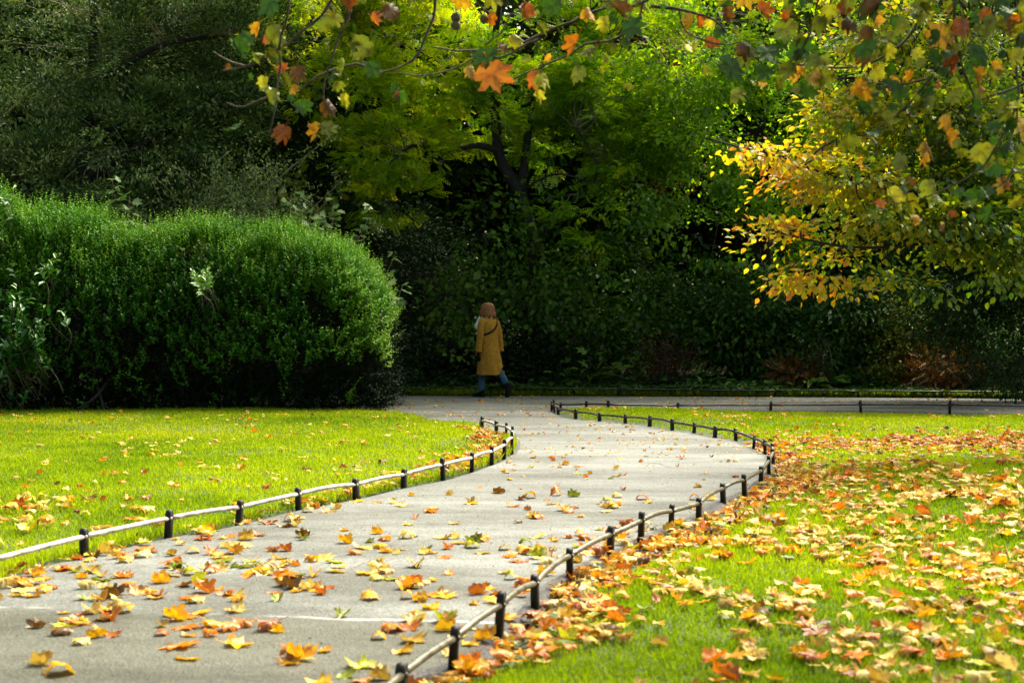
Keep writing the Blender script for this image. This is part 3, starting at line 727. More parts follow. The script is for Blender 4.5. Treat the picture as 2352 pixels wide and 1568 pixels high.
hb = W(430, 945, 23.6); hb[2] = 0.
hedge = thing('hedge', (hb[0], hb[1], 0), 'big rounded bright green privet hedge filling the left side of the lawn', 'hedge')
def hedge_surface(n, shrink=0.):
    """points on a long mound: x from off-frame left to the rounded right end"""
    x0, x1 = -13.0, W(905, 700, 23.5)[0]
    x = x0 + (x1 - x0) * rng.random(n) ** .92
    e = np.clip((x1 - x) / 1.25, 0, 1); end = np.sqrt(1 - (1 - e) ** 2)         # rounds off at the right
    tp = np.interp(x, [-13, -7.95, -6.93, -6.4, -5.7, -4.9, -4.16, -3.5, -3.0, x1], [3.1, 3.06, 2.80, 2.66, 2.72, 2.78, 2.72, 2.64, 2.58, 2.2])
    tp = tp + (vnoise(np.stack([x, x * 0], 1), 2.1, 3) - .5) * .38
    a = rng.random(n) * math.pi * 1.02 - .05
    ca, sa = np.cos(a), np.sin(a)
    ry = 1.55
    pw = .55
    yy = -np.sign(ca) * np.abs(ca) ** pw * ry * (.55 + .45 * end)
    zz = np.abs(sa) ** pw * np.sign(sa) * tp * (.62 + .38 * end)
    bump = (vnoise(np.stack([x, yy, zz], 1), 1.5, 6) - .5) * .44 + (vnoise(np.stack([x, yy, zz], 1), 3.3, 7) - .5) * .25
    k = 1 - shrink * (0.2 + .8 * rng.random(n)) + bump * .25
    y = 23.6 + yy * k + .25 * (1 - end)
    z = np.maximum(.03, zz * k)
    # undercut near the ground
    y = y + np.where(yy < 0, .15 * np.clip(1 - z / .5, 0, 1), 0)
    xx = x - np.where(e < 1, .18 * np.clip(1 - z / .6, 0, 1), 0)
    P = np.stack([xx, y, z], 1)
    Nn = np.stack([(1 - e) * 1.3, -np.sign(ca) * np.abs(ca) ** 1.0, np.maximum(sa, 0) ** 1.2 + .05], 1)
    return P, nrm(Nn)
P, Nn = hedge_surface(17000)
front = P[:, 1] < 24.6
P, Nn = P[front], Nn[front]
keep = (vnoise(P, 2.6, 11) > .22 + .26 * np.clip(1.5 - P[:, 2], 0, 1)) & (rng.random(len(P)) < np.clip(.42 + .6 * P[:, 2] / 1.7 + .5 * np.clip((P[:, 0] + 3.4) / 1.2, 0, 1), 0, 1))
P, Nn = P[keep], Nn[keep]
dirs = nrm(Nn * .7 + np.array([0, -.05, .85]) + rdir(len(P)) * .65)
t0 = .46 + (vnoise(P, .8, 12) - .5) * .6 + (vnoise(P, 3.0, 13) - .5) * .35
# right end paler: the sky's shine there is put into the leaf tint
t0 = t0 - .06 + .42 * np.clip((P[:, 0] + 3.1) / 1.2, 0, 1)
sl = .16 + .20 * rng.random(len(P)) + .14 * (Nn[:, 2] > .8) * rng.random(len(P))
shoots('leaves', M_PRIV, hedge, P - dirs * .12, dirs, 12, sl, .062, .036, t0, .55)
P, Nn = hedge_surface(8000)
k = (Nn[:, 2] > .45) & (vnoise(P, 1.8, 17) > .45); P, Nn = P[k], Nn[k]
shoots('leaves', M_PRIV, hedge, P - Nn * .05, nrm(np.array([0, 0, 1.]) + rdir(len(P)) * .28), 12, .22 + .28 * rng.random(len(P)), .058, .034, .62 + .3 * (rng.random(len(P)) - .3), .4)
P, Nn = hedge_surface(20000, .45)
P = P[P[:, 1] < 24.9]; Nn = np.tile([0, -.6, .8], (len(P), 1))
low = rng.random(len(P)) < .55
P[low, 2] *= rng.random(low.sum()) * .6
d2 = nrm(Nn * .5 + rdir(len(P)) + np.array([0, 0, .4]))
shoots('inner_leaves', M_DARK, hedge, P, d2, 12, np.full(len(P), .3), .055, .03, np.full(len(P), .12), .25)  # inner leaves coloured near black to stand for shade inside the hedge
mb = MB()
for k in range(70):
    x = -8.2 + 4.6 * rng.random(); y = 23.5 + rng.normal() * .35
    e = np.array([x + rng.normal() * .5, y + rng.normal() * .5 - .3, 1.2 + rng.random()])
    mb.tube(catmull(np.array([[x, y, 0], [x + rng.normal() * .2, y + rng.normal() * .1, .6], e]), .2), .014, 5, cap=False)
for (a, bb, c) in (((160, 952), (215, 915), (245, 880)), ((240, 955), (236, 930), (225, 890)), ((270, 950), (250, 940), (235, 925))):
    mb.tube(catmull(np.array([W(*a, 22.0), W(*bb, 22.0), W(*c, 22.3)]), .06), [.022] * len(catmull(np.array([W(*a, 22.0), W(*bb, 22.0), W(*c, 22.3)]), .06)), 6, cap=False)
mb.build('stems', M_BARK_D, hedge, smooth=True)

# cherry laurel at the left foot of the hedge and a sprig in its middle
def laurel(px, py, d, w, h, n, lab, pyb=None, t=.5, L=.13):
    b = W(px, pyb or 940, d + .75); b[2] = max(b[2], 0.0)
    root = thing('cherry_laurel', b, lab, 'shrub', 'laurels growing out of the hedge')
    s = FPX / d
    e = np.array([W(px + rng.normal() * w * .45, py + rng.normal() * h * .45, d + rng.normal() * .2) for _ in range(n)])
    mb = MB()
    for q in e: mb.tube(catmull(np.array([q + np.array([rng.normal() * .08, .45, -.35]), q + np.array([rng.normal() * .04, .12, -.12]), q]), .1), .007, 4, cap=False)
    mb.build('stems', M_BARK_G, root)
    dirs = nrm(np.array([0, -.3, .9]) + rdir(n) * .55)
    shoots('leaves', M_LAUR, root, e, dirs, 9, .22 + .15 * rng.random(n), L, L * .42, np.full(n, t), .5, T_OVATE)
laurel(30, 790, 21.8, 85, 120, 150, 'glossy big-leaved laurel at the left foot of the hedge')
laurel(110, 640, 21.9, 26, 45, 9, 'pale upright laurel shoot on the left face of the hedge', 800, .75)
laurel(470, 668, 21.95, 24, 28, 12, 'bright glossy laurel sprig growing out of the middle of the hedge face', 760, .95, .12)
laurel(15, 500, 22.6, 40, 40, 14, 'bright leafy laurel tuft on the hedge top beside the left frame edge', 600, .7)

# --- understorey along the back path
def shrub(name, lab, lobes, mat, ncl, nleaf, cr, L, Wd, tmpl, t0=.5, tcl=.25, tlf=.2, group=None, gap=.3, stems=12, cat='shrub', flat=.6, droop=.3, seed=0, twm=None, shell=.45, y=None):
    c = np.mean([l[0] for l in lobes], 0); yb = c[1] if y is None else y
    root = thing(name, (c[0], yb, bed_z(c[0], yb)), lab, cat, group)
    C, c0 = foliage('leaves', mat, root, lobes, ncl, nleaf, cr, L, Wd, tmpl, shell=shell, gap=gap, freq=1.6, flat=flat, droop=droop, t0=t0, tcl=tcl, tlf=tlf, seed=seed, zmin=float(bed_z(c[0], yb)) + .02)
    mb = MB()
    for k in rng.choice(len(C), min(stems, len(C)), replace=False):
        s = np.array([c[0] + rng.normal() * .12, yb + rng.normal() * .1, bed_z(c[0], yb) - .05])
        mb.tube(catmull(np.array([s, (s + C[k]) / 2 + rng.normal(size=3) * .1 + [0, 0, .1], C[k]]), .2), .010, 4, cap=False)
    mb.build('stems', twm or M_BARK_D, root)
    return root
shrub('dogwood', 'dark shrub with sparse round leaves rising behind the walker', [lobe(1130, 560, 29.6, 120, 150), lobe(1060, 680, 29.4, 70, 90), lobe(1190, 690, 29.6, 120, 90), lobe(1110, 780, 29.4, 130, 90)], M_FERN, 150, 13, .24, .15, .10, T_OVATE, .9, seed=51, gap=.42)
shrub('dogwood', 'dark broad-leaved shrub under the drooping acacia, right of the walker', [lobe(1400, 650, 30.0, 140, 120), lobe(1235, 620, 29.7, 90, 120), lobe(1330, 760, 29.8, 110, 90), lobe(1480, 780, 30, 120, 90)], M_FERN, 330, 18, .25, .13, .075, T_OVATE, .7, seed=52)
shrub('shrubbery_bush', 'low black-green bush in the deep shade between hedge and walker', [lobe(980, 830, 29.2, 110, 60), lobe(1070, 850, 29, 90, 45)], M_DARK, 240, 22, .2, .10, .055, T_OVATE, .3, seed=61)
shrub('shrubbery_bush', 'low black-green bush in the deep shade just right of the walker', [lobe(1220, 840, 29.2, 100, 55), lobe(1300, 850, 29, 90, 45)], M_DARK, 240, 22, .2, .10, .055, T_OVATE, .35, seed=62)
shrub('viburnum', 'dark tiered shrub with drooping oval leaves beneath the bright green tree', [lobe(1720, 700, 29.6, 150, 70), lobe(1690, 780, 29.3, 130, 70), lobe(1600, 690, 30.2, 120, 110), lobe(1780, 800, 29.4, 110, 70)], M_FERN, 420, 26, .24, .15, .07, T_OVAL, .6, .3, .2, seed=53, flat=.35, droop=.6)
shrub('viburnum', 'dark tiered shrub with drooping oval leaves under the golden beech', [lobe(1950, 720, 28.9, 120, 90), lobe(1900, 800, 28.7, 110, 70), lobe(2060, 690, 29, 120, 90)], M_FERN, 380, 26, .24, .15, .07, T_OVAL, .6, .3, .2, seed=54, flat=.35, droop=.6)
shrub('spindle_bush', 'slender bush with yellowing leaves under the beech, left of the rusty fern clump', [lobe(2065, 730, 28.2, 45, 55), lobe(2040, 810, 28.0, 50, 60), lobe(2080, 860, 28, 50, 40), lobe(2010, 870, 27.9, 40, 30)], M_YELG, 190, 20, .14, .07, .045, T_OVATE, .52, .25, seed=55)
shrub('shrubbery_bush', 'dark leafy bush in the corner below the holly', [lobe(2290, 780, 28.0, 90, 90), lobe(2340, 850, 27.8, 90, 50)], M_FERN, 190, 22, .2, .09, .05, T_OVATE, .6, seed=56)
shrub('rusty_fern', 'clump of rust brown dead fern beside the right end of the back fence', [lobe(2160, 840, 27.7, 80, 45), lobe(2110, 880, 27.6, 50, 22), lobe(2230, 875, 27.6, 60, 25)], M_RUST, 130, 12, .16, .22, .10, T_PINN, .5, .3, seed=57, stems=20, twm=M_TWIG, cat='fern')
shrub('hydrangea', 'brown withered twiggy shrub in the middle of the back bed', [lobe(1540, 800, 28.4, 70, 45), lobe(1530, 840, 28.3, 60, 30)], M_RUST, 70, 12, .16, .06, .035, T_OVAL, .15, .2, seed=58, stems=50, twm=M_BRONZE)
shrub('rusty_fern', 'small orange brown fern patch left of the yellowing bush', [lobe(1830, 850, 27.9, 40, 22)], M_RUST, 30, 9, .13, .18, .09, T_PINN, .35, .3, seed=59, cat='fern')
shrub('broom', 'thin upright yellow-green broom behind the low ground cover', [lobe(1880, 810, 28.1, 30, 55)], M_YELG, 40, 18, .10, .06, .012, T_OVAL, .45, .25, seed=60, stems=30, twm=M_BARK_G)

def herb(px, py, d, n, L, lab, mat, tmpl, t0, rad, hgt, group='leafy plants along the back bed', name='leafy_plant', Wd=None, cat='plant'):
    b = W(px, py, d); b[2] = bed_z(b[0], b[1])
    root = thing(name, b, lab, cat, group)
    P = b + np.column_stack([rng.normal(size=n) * rad, rng.normal(size=n) * rad * .6, hgt * (.25 + .75 * rng.random(n)) * (1 - .3 * rng.random(n))])
    A = nrm((P - b) * np.array([1.6, 1.6, .3]) / max(rad, .1) + rdir(n) * .5 + [0, -.2, -.15])
    N = nrm(np.array([0, -.3, 1.0]) + rdir(n) * .4)
    mb = MB()
    for q in P: mb.tube([b + (q - b) * np.array([.2, .2, 0]), (b + q) / 2 + [0, 0, hgt * .2], q], .006, 4, cap=False)
    mb.build('stems', M_FERN, root)
    leaf_obj('leaves', mat, root, P, A, N, L * (.6 + .6 * rng.random(n)), (Wd or L * .8) * (.6 + .6 * rng.random(n)), t0 + (rng.random(n) - .5) * .5, tmpl)
herb(1360, 880, 28.0, 34, .26, 'tall hand-leaved plant with a crown of big lobed leaves right of the walker', M_FERN, T_HAND, .75, .32, .75)
herb(1265, 890, 27.9, 22, .20, 'smaller hand-leaved plant just right of the walker', M_FERN, T_HAND, .5, .3, .5)
herb(1860, 895, 27.6, 26, .30, 'blue-green plant with large upright leaves in the right half of the bed', M_FERN, T_OVATE, .95, .24, .34, Wd=.16)
herb(1445, 893, 27.7, 40, .11, 'low leafy clump beside the withered brown shrub', M_FERN, T_OVATE, .5, .3, .22)
herb(1620, 893, 27.7, 60, .12, 'wide leafy clump in front of the tiered shrub', M_FERN, T_OVATE, .65, .38, .30)
herb(1725, 895, 27.6, 46, .12, 'low bright clump with rounded leaves at the fence', M_FERN, T_OVATE, .85, .3, .22)
herb(1560, 870, 28.0, 40, .13, 'leafy clump at the foot of the withered shrub', M_FERN, T_OVATE, .6, .3, .40)
herb(1960, 895, 27.7, 44, .11, 'leafy clump under the beech beside the yellowing bush', M_FERN, T_OVATE, .6, .3, .35)
herb(2290, 900, 27.4, 34, .11, 'low leafy clump at the right end of the bed', M_FERN, T_OVATE, .4, .3, .25)
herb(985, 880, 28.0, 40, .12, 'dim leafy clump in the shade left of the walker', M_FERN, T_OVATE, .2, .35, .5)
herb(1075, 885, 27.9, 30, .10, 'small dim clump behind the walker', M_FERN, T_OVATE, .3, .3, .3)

# low ground cover and grass fringe inside the back fence
n = 100000
x = -8 + 20 * rng.random(n); y = np.interp(x, far_edge[:, 0], far_edge[:, 1]) + .08 + 3.6 * rng.random(n) ** 1.4
p = np.stack([x, y], 1); k = vnoise(p, 1.2, 31) > .25; p = p[k]; n = len(p)
z = bed_z(p[:, 0], p[:, 1]) + .02 + .16 * rng.random(n) * vnoise(p, 1.5, 32)
tag(leaf_obj('ground_cover', M_FERN, None, np.column_stack([p, z]), rdir(n) * [1, 1, .3], nrm(np.array([0, -.2, 1.]) + rdir(n) * .4), .075 + .04 * rng.random(n), .055, .25 + .5 * rng.random(n), T_OVATE),
    'low leafy ground cover between the back fence and the shrubs', 'ground cover', kind='stuff')
n = 30000
x = -8 + 20 * rng.random(n); y = np.interp(x, far_edge[:, 0], far_edge[:, 1]) + .03 + .42 * rng.random(n)
A = nrm(np.array([0, -.15, 1.]) + rdir(n) * .5)
tag(leaf_obj('fringe_grass', M_GRASS, None, np.column_stack([x, y, np.full(n, .0)]), A, rdir(n), .07 + .09 * rng.random(n), .010, .22 + .4 * rng.random(n), T_OVAL),
    'strip of rough grass along the foot of the back fence', 'grass', kind='stuff')
# ------------------------------------------------------------------ the walker
M_COAT = pbr('camel_wool', (.25, .128, .016), (.35, .185, .026), scale=22, rough=.95, bump=.25, spec=.1)
M_HAIR = pbr('auburn_hair', (.07, .022, .004), (.34, .12, .014), scale=38, rough=.5, bump=.4)
M_SKIN = pbr('skin', (.52, .30, .20), (.60, .36, .25), scale=8, rough=.55)
M_JEAN = pbr('blue_denim', (.012, .045, .085), (.03, .09, .15), scale=14, rough=.9, bump=.2)
M_BLACK = pbr('black_leather', (.003, .003, .003), (.007, .007, .006), scale=20, rough=.6, spec=.15)
M_SCARF = pbr('cream_scarf', (.55, .52, .42), (.75, .72, .60), scale=30, rough=.95, bump=.4)
PB = G(1123, 911)
Fv = np.array([-.77, .64, 0]); Lv = np.array([-.64, -.77, 0])
def PW(f, l, z): return PB + f * Fv + l * Lv + np.array([0, 0, z])
def PA(a): a = np.asarray(a, float); return PB + a[:, :1] * Fv + a[:, 1:2] * Lv + np.column_stack([a[:, 0] * 0, a[:, 0] * 0, a[:, 2]])
walker = thing('person', PB, 'person in a camel coat and cream scarf walking away along the back path', 'person')

def skin_mesh(name, mat, parent, verts, edges, radii, root=0, sub=1):
    me = bpy.data.meshes.new(name)
    off = np.array(parent.location) if parent.parent is None else np.array(parent.parent.location) + np.array(parent.location)
    me.from_pydata([tuple(PW(*v) - off) for v in verts], edges, [])
    o = bpy.data.objects.new(name, me); link(o, parent)
    bm = bmesh.new(); bm.from_mesh(me); bm.verts.layers.skin.verify(); bm.to_mesh(me); bm.free()
    sk = o.modifiers.new('skin', 'SKIN'); sk.use_smooth_shade = True
    for k, r in enumerate(radii):
        sv = me.skin_vertices[0].data[k]; sv.radius = (r, r) if np.isscalar(r) else r; sv.use_root = (k == root)
    if sub:
        s = o.modifiers.new('sub', 'SUBSURF'); s.levels = sub; s.render_levels = sub
    me.materials.append(mat)
    return o
bv = [(0, 0, .90), (0, 0, 1.05), (-.01, 0, 1.20), (0, 0, 1.34), (.02, 0, 1.43), (.045, 0, 1.49), (.05, 0, 1.55), (.04, 0, 1.60), (.145, .012, 1.53),
      (0, .16, 1.33), (0, .215, 1.07), (.02, .235, .83), (.02, .24, .78), (0, -.16, 1.33), (-.05, -.21, 1.08), (-.07, -.225, .84), (-.07, -.23, .79),
      (0, .09, .84), (.07, .09, .48), (.10, .09, .10), (.20, .09, .04), (0, -.09, .84), (-.13, -.09, .50), (-.34, -.09, .21), (-.30, -.09, .06)]
be = [(0, 1), (1, 2), (2, 3), (3, 4), (4, 5), (5, 6), (6, 7), (6, 8), (3, 9), (9, 10), (10, 11), (11, 12), (3, 13), (13, 14), (14, 15), (15, 16), (0, 17), (17, 18), (18, 19), (19, 20), (0, 21), (21, 22), (22, 23), (23, 24)]
br = [.12, .10, .11, .09, .05, .07, .088, .075, .014, .055, .042, .028, .03, .055, .042, .028, .03, .08, .052, .036, .03, .08, .052, .036, .03]
skin_mesh('body', M_SKIN, walker, bv, be, br)

# coat: lofted rings, plus sleeves
mb = MB(); NS = 44
rows = [(.395, -.02, .238, .220), (.48, -.018, .230, .210), (.62, -.012, .220, .195), (.78, -.005, .212, .180), (.93, 0, .197, .155), (1.05, .0, .188, .140), (1.16, -.005, .194, .138), (1.26, -.01, .200, .134), (1.33, -.008, .190, .120), (1.375, 0, .145, .10), (1.40, .012, .092, .086), (1.455, .022, .083, .085), (1.45, .024, .07, .07)]
th = np.arange(NS) / NS * 2 * math.pi
V = []
for ri, (z, cf, a, b) in enumerate(rows):
    f = cf + b * np.cos(th); l = a * np.sin(th); zz = np.full(NS, z)
    fold = .020 * np.cos(7 * th + 1.1 * ri) * max(0, (1.05 - z)) + .004 * np.cos(11 * th + ri)
    f = f + fold * np.cos(th); l = l + fold * np.sin(th)
    if ri <= 2:                                       # vent at the back: the far flap swings out behind
        back = np.exp(-((th - math.pi * 1.12) / .16) ** 2)
        flap = np.clip((th - math.pi * 1.12) / .5, 0, 1) * np.clip((math.pi * 1.6 - th) / .6, 0, 1)
        zz = zz + (.16 if ri == 0 else .05 if ri == 1 else 0) * back + (.035 * flap if ri == 0 else 0)
        f = f - .06 * flap * (1 - ri * .3)
    V.append(PA(np.stack([f, l, zz], 1)))
F = [[i * NS + k, i * NS + (k + 1) % NS, (i + 1) * NS + (k + 1) % NS, (i + 1) * NS + k] for i in range(len(rows) - 1) for k in range(NS)]
mb.add(np.vstack(V), F)
for sg, pts in ((1, [(0, .135, 1.345), (0, .185, 1.30), (.0, .218, 1.19), (.0, .235, 1.07), (.012, .245, .94), (.02, .25, .80)]), (-1, [(0, -.135, 1.345), (-.01, -.185, 1.30), (-.03, -.212, 1.19), (-.05, -.225, 1.07), (-.062, -.235, .94), (-.07, -.24, .80)])):
    P = catmull(PA(pts), .025); t = np.linspace(0, 1, len(P))
    rr = .070 - .016 * t + .004 * np.sin(t * 40) * (t > .3) + .006 * (t > .93)
    mb.tube(P, rr, 16, cap=True)
# lapel and front edge, standing a little proud
mb.tube(catmull(PA([(.085, .09, 1.42), (.135, .075, 1.30), (.15, .05, 1.12), (.17, .045, .90), (.225, .05, .45)]), .05), .014, 6)
coat = mb.build('coat', M_COAT, walker, smooth=True)
for l in (.205,):
    m = MB(); m.tube(PA([(.08, l - .005, .90), (.10, l - .002, .80), (.115, l, .72)]), .022, 8); m.build('pocket_flap', M_COAT, coat, smooth=True)

# scarf
sc = MB(); a = np.linspace(0, 2 * math.pi, 26)
sc.tube(PA(np.stack([.035 + .088 * np.cos(a), .088 * np.sin(a), 1.425 + .022 * np.cos(a + .5) + .01 * np.sin(3 * a)], 1)), .038 + .006 * np.sin(5 * a), 10, cap=False)
for pts, r in (([(.11, .05, 1.42), (.165, .085, 1.34), (.185, .11, 1.25), (.18, .10, 1.19)], .040), ([(.11, .03, 1.41), (.165, .05, 1.30), (.175, .07, 1.18), (.18, .085, 1.09)], .036)):
    P = catmull(PA(pts), .03); sc.tube(P, r * (1 + .25 * np.sin(np.arange(len(P)) * 1.3)), 9)
sc.build('scarf', M_SCARF, walker, smooth=True)

# bobbed hair
hb_ = MB(); NH = 48; th = np.arange(NH) / NH * 2 * math.pi
V = []; hr = [(1.668, .02), (1.663, .05), (1.645, .086), (1.605, .112), (1.555, .126), (1.50, .138), (1.455, .150), (1.425, .151), (1.40, .136), (1.41, .10)]
for ri, (z, r) in enumerate(hr):
    open_ = np.clip(1 - np.abs(((th + math.pi) % (2 * math.pi)) - math.pi) / .62, 0, 1) * (z < 1.615)    # the face side
    rr = r * (1 + .06 * np.sin(11 * th + ri * .35) * (ri / 9) + .035 * np.sin(23 * th + ri * .2)) * (1 - .42 * open_)
    zz = z + (.022 * np.sin(th * 9 + 1) if ri >= 7 else 0) + .03 * (np.cos(th) > .3) * (ri >= 7)
    V.append(PA(np.stack([.03 + rr * np.cos(th) * .98, rr * np.sin(th) * .93, zz + 0 * th], 1)))
F = [[i * NH + k, i * NH + (k + 1) % NH, (i + 1) * NH + (k + 1) % NH, (i + 1) * NH + k] for i in range(len(hr) - 1) for k in range(NH)] + [list(range(NH))]
hb_.add(np.vstack(V), F)
for k in range(150):
    a = .7 + rng.random() * (2 * math.pi - 1.4); j = rng.random() * .03
    P = PA([(.03 + (r + .002) * math.cos(a + j * i) * .98, (r + .002) * math.sin(a + j * i) * .93, z) for i, (z, r) in enumerate(hr[1:8])])
    hb_.tube(P, [.004, .006, .006, .006, .005, .005, .003], 4, cap=False)
hb_.build('hair', M_HAIR, walker, smooth=True)

# jeans, boots, gloves, bag
for pts in ([(0, .085, .86), (.05, .09, .62), (.075, .09, .47), (.09, .09, .28), (.10, .09, .085)], [(0, -.085, .86), (-.07, -.09, .66), (-.13, -.09, .50), (-.24, -.09, .35), (-.325, -.09, .235)]):
    P = catmull(PA(pts), .03); t = np.linspace(0, 1, len(P))
    MB().tube(P, .088 - .030 * t ** .8 + .004 * np.sin(t * 30) * t, 14).build('trouser_leg', M_JEAN, walker, smooth=True)
def boot(ank, toe, up):
    """sole line from heel to toe, leather upper swept over it"""
    ank, toe, up = map(np.asarray, (ank, toe, up)); ax = nrm(toe - ank)
    side = np.array([0, 1.0, 0])
    m = MB(); NB = 14; a = np.arange(NB) / NB * 2 * math.pi; L_ = .25
    V = []
    for u, w, h in ((-.03, .016, .05), (0, .036, .085), (.045, .041, .10), (.10, .042, .075), (.155, .047, .052), (.20, .043, .04), (.235, .024, .026), (.245, .006, .012)):
        c = ank + ax * (u - .03)
        V.append(PA(c + np.cos(a)[:, None] * side * w + (np.sin(a)[:, None] * .5 + .5) * up * h))
    F = [[i * NB + k, i * NB + (k + 1) % NB, (i + 1) * NB + (k + 1) % NB, (i + 1) * NB + k] for i in range(7) for k in range(NB)] + [list(range(NB))[::-1], [7 * NB + k for k in range(NB)]]
    m.add(np.vstack(V), F)
    m.tube(PA([ank + up * .05, ank + up * .11, ank + up * .16]), .052, 12)
    b = m.build('boot', M_BLACK, walker, smooth=True)
    s = MB(); V = []
    for u, w in ((-.035, .02), (0, .04), (.1, .043), (.16, .05), (.21, .046), (.25, .02)):
        c = ank + ax * (u - .03) - up * .001
        for q in (w, -w): V.append(c + side * q)
        for q in (w, -w): V.append(c + side * q - up * .016)
    F = []
    for i in range(5):
        o = i * 4
        F += [[o, o + 1, o + 5, o + 4], [o + 2, o + 6, o + 7, o + 3], [o, o + 4, o + 6, o + 2], [o + 1, o + 3, o + 7, o + 5]]
    F += [[0, 2, 3, 1], [20, 21, 23, 22]]
    s.add(PA(V), F); s.build('sole', M_BLACK, b)
boot((.09, .09, .018), (.33, .09, .018), (0, 0, 1.0))
boot((-.385, -.09, .19), (-.335, -.09, -.05), nrm(np.array([.95, 0, .2])))

def glove(c, s):
    f, l, z = c
    v = [(f, l, z), (f + .005, l, z - .045), (f + .01, l, z - .085)]; e = [(0, 1), (1, 2)]; r = [.026, (.020, .036), (.016, .036)]
    for j, (df, ln) in enumerate(((.030, .062), (.010, .075), (-.012, .070), (-.032, .052))):
        b = len(v)
        v += [(f + .01 + df, l, z - .10), (f + .016 + df, l - s * .008, z - .10 - ln * .55), (f + .016 + df, l - s * .026, z - .10 - ln)]; r += [.0105, .0098, .008]
        e += [(2, b), (b, b + 1), (b + 1, b + 2)]
    b = len(v); v += [(f + .045, l - s * .006, z - .055), (f + .062, l - s * .014, z - .085), (f + .064, l - s * .020, z - .108)]; r += [.014, .0115, .009]; e += [(1, b), (b, b + 1), (b + 1, b + 2)]
    skin_mesh('glove', M_BLACK, walker, v, e, r, 0, 1)
glove((.02, .25, .80), 1); glove((-.07, -.24, .80), -1)
bag = MB()
ring = [(-.055, -.02), (.055, -.02), (.06, 0), (.055, .02), (-.055, .02), (-.06, 0)]
V = []
for z, k in ((.98, .8), (.99, 1.0), (1.06, 1.02), (1.10, .95), (1.105, .7)):
    V += [PW(.175 + y * k * .9, .12 + x * k, z) for x, y in ring]
bag.add(V, [[i * 6 + k, i * 6 + (k + 1) % 6, (i + 1) * 6 + (k + 1) % 6, (i + 1) * 6 + k] for i in range(4) for k in range(6)] + [list(range(6))[::-1], list(range(24, 30))])
bg_ = bag.build('shoulder_bag', M_BLACK, walker)
pts = [(.05, -.125, 1.37), (-.03, -.13, 1.395), (-.10, -.105, 1.345), (-.148, -.05, 1.27), (-.154, .02, 1.205), (-.14, .09, 1.155), (-.10, .15, 1.12), (-.02, .20, 1.09), (.08, .20, 1.075), (.16, .16, 1.08)]
P = catmull(PA(pts), .02); tgt = nrm(np.gradient(P, axis=0)); ctr_ = PW(0, 0, 1.2)
outw_ = P - ctr_; outw_[:, 2] *= .3; outw_ = nrm(outw_); wd = nrm(np.cross(tgt, outw_)) * .015
V = np.vstack([P + wd + outw_ * .004, P - wd + outw_ * .004, P - wd - outw_ * .012, P + wd - outw_ * .012]); m_ = len(P)
MB().add(V, [[a_ * m_ + i, a_ * m_ + i + 1, ((a_ + 1) % 4) * m_ + i + 1, ((a_ + 1) % 4) * m_ + i] for a_ in range(4) for i in range(m_ - 1)]).build('strap', M_BLACK, bg_)

# ------------------------------------------------------------------ plane leaves
COLS = {'bright orange': (.60, .19, .008), 'golden yellow': (.60, .34, .008), 'pale straw': (.62, .48, .13), 'tan': (.42, .27, .035), 'rust brown': (.36, .10, .008), 'dark brown': (.12, .055, .008),
        'olive green': (.17, .21, .010), 'yellow-green': (.42, .42, .015), 'amber': (.58, .29, .010), 'deep green': (.035, .10, .006)}
M_LEAFO = leaf_mat('dry_leaf', None, transl=.32, gloss=.03, src='obj')
M_LEAFC = leaf_mat('dry_leaves', None, transl=.32, gloss=.03, src='col')

def plane_leaf(form, seed):
    """outline of a five-lobed leaf, curled by form; lying face up, stalk along -y, unit size"""
    r = np.random.default_rng(seed)
    o = np.array(HALF + [(-x, y) for x, y in HALF[-2:0:-1]], float)
    o += r.normal(size=o.shape) * .022
    c = np.array([0, .34]); n = len(o)
    rings = [c[None]] + [c + (o - c) * k for k in (.45, .78, 1.0)]
    V2 = np.vstack(rings); x, y = V2[:, 0], V2[:, 1] - .34
    rad = np.hypot(x, y); ang = np.arctan2(y, x)
    if form == 'flat': z = .05 * np.cos(3 * ang + r.random() * 6) * rad + .10 * rad ** 2
    elif form == 'curled':
        q = r.uniform(1.8, 3.0); X = np.sin(np.clip(x * q, -2.4, 2.4)) / q; z = -(1 - np.cos(np.clip(x * q, -2.4, 2.4))) / q; x = X; z = z + .15 * np.cos(2 * ang + r.random() * 6) * rad
    elif form == 'folded':
        a = r.uniform(.6, 1.05); z = np.abs(x) * math.sin(a) + .10 * np.sin(5 * ang) * rad; x = x * math.cos(a)
    else:   # upturned: the tips stand up from the ground
        z = .55 * rad ** 1.7 * (.55 + .6 * np.cos(ang * r.integers(1, 4) + r.random() * 6)); s = 1 - .25 * rad; x = x * s; y = y * s
    z = z + .10 * np.sin(ang * 5 + .5) * rad ** 2 + r.normal(size=len(z)) * .018
    V = np.stack([x, y, z], 1)
    F = [(0, 1 + i, 1 + (i + 1) % n) for i in range(n)]
    for k in range(2):
        a, b = 1 + k * n, 1 + (k + 1) * n
        for i in range(n): j = (i + 1) % n; F += [(a + i, b + i, b + j), (a + i, b + j, a + j)]
    # stalk
    b = len(V); s0 = V[1 + 2 * n + n // 2] if False else np.array([0, -.22, V[0, 2]])
    st = [(0, -.24, 0), (.02, -.42, .03), (.05, -.62, .10)]
    sv = []
    for p in st: sv += [(p[0] - .014, p[1], p[2]), (p[0] + .014, p[1], p[2]), (p[0], p[1], p[2] + .022)]
    V = np.vstack([V, sv])
    for i in range(2):
        for k in range(3): q = b + i * 3; F += [(q + k, q + (k + 1) % 3, q + 3 + (k + 1) % 3), (q + k, q + 3 + (k + 1) % 3, q + 3 + k)]
    V[:, 2] -= np.percentile(V[:, 2], 6)
    return V, np.array(F)
FORMS = ['flat', 'curled', 'folded', 'upturned']
VARS = [(f, *plane_leaf(f, 100 + 17 * k + j)) for k, f in enumerate(FORMS) for j in range(4)]
VMESH = []
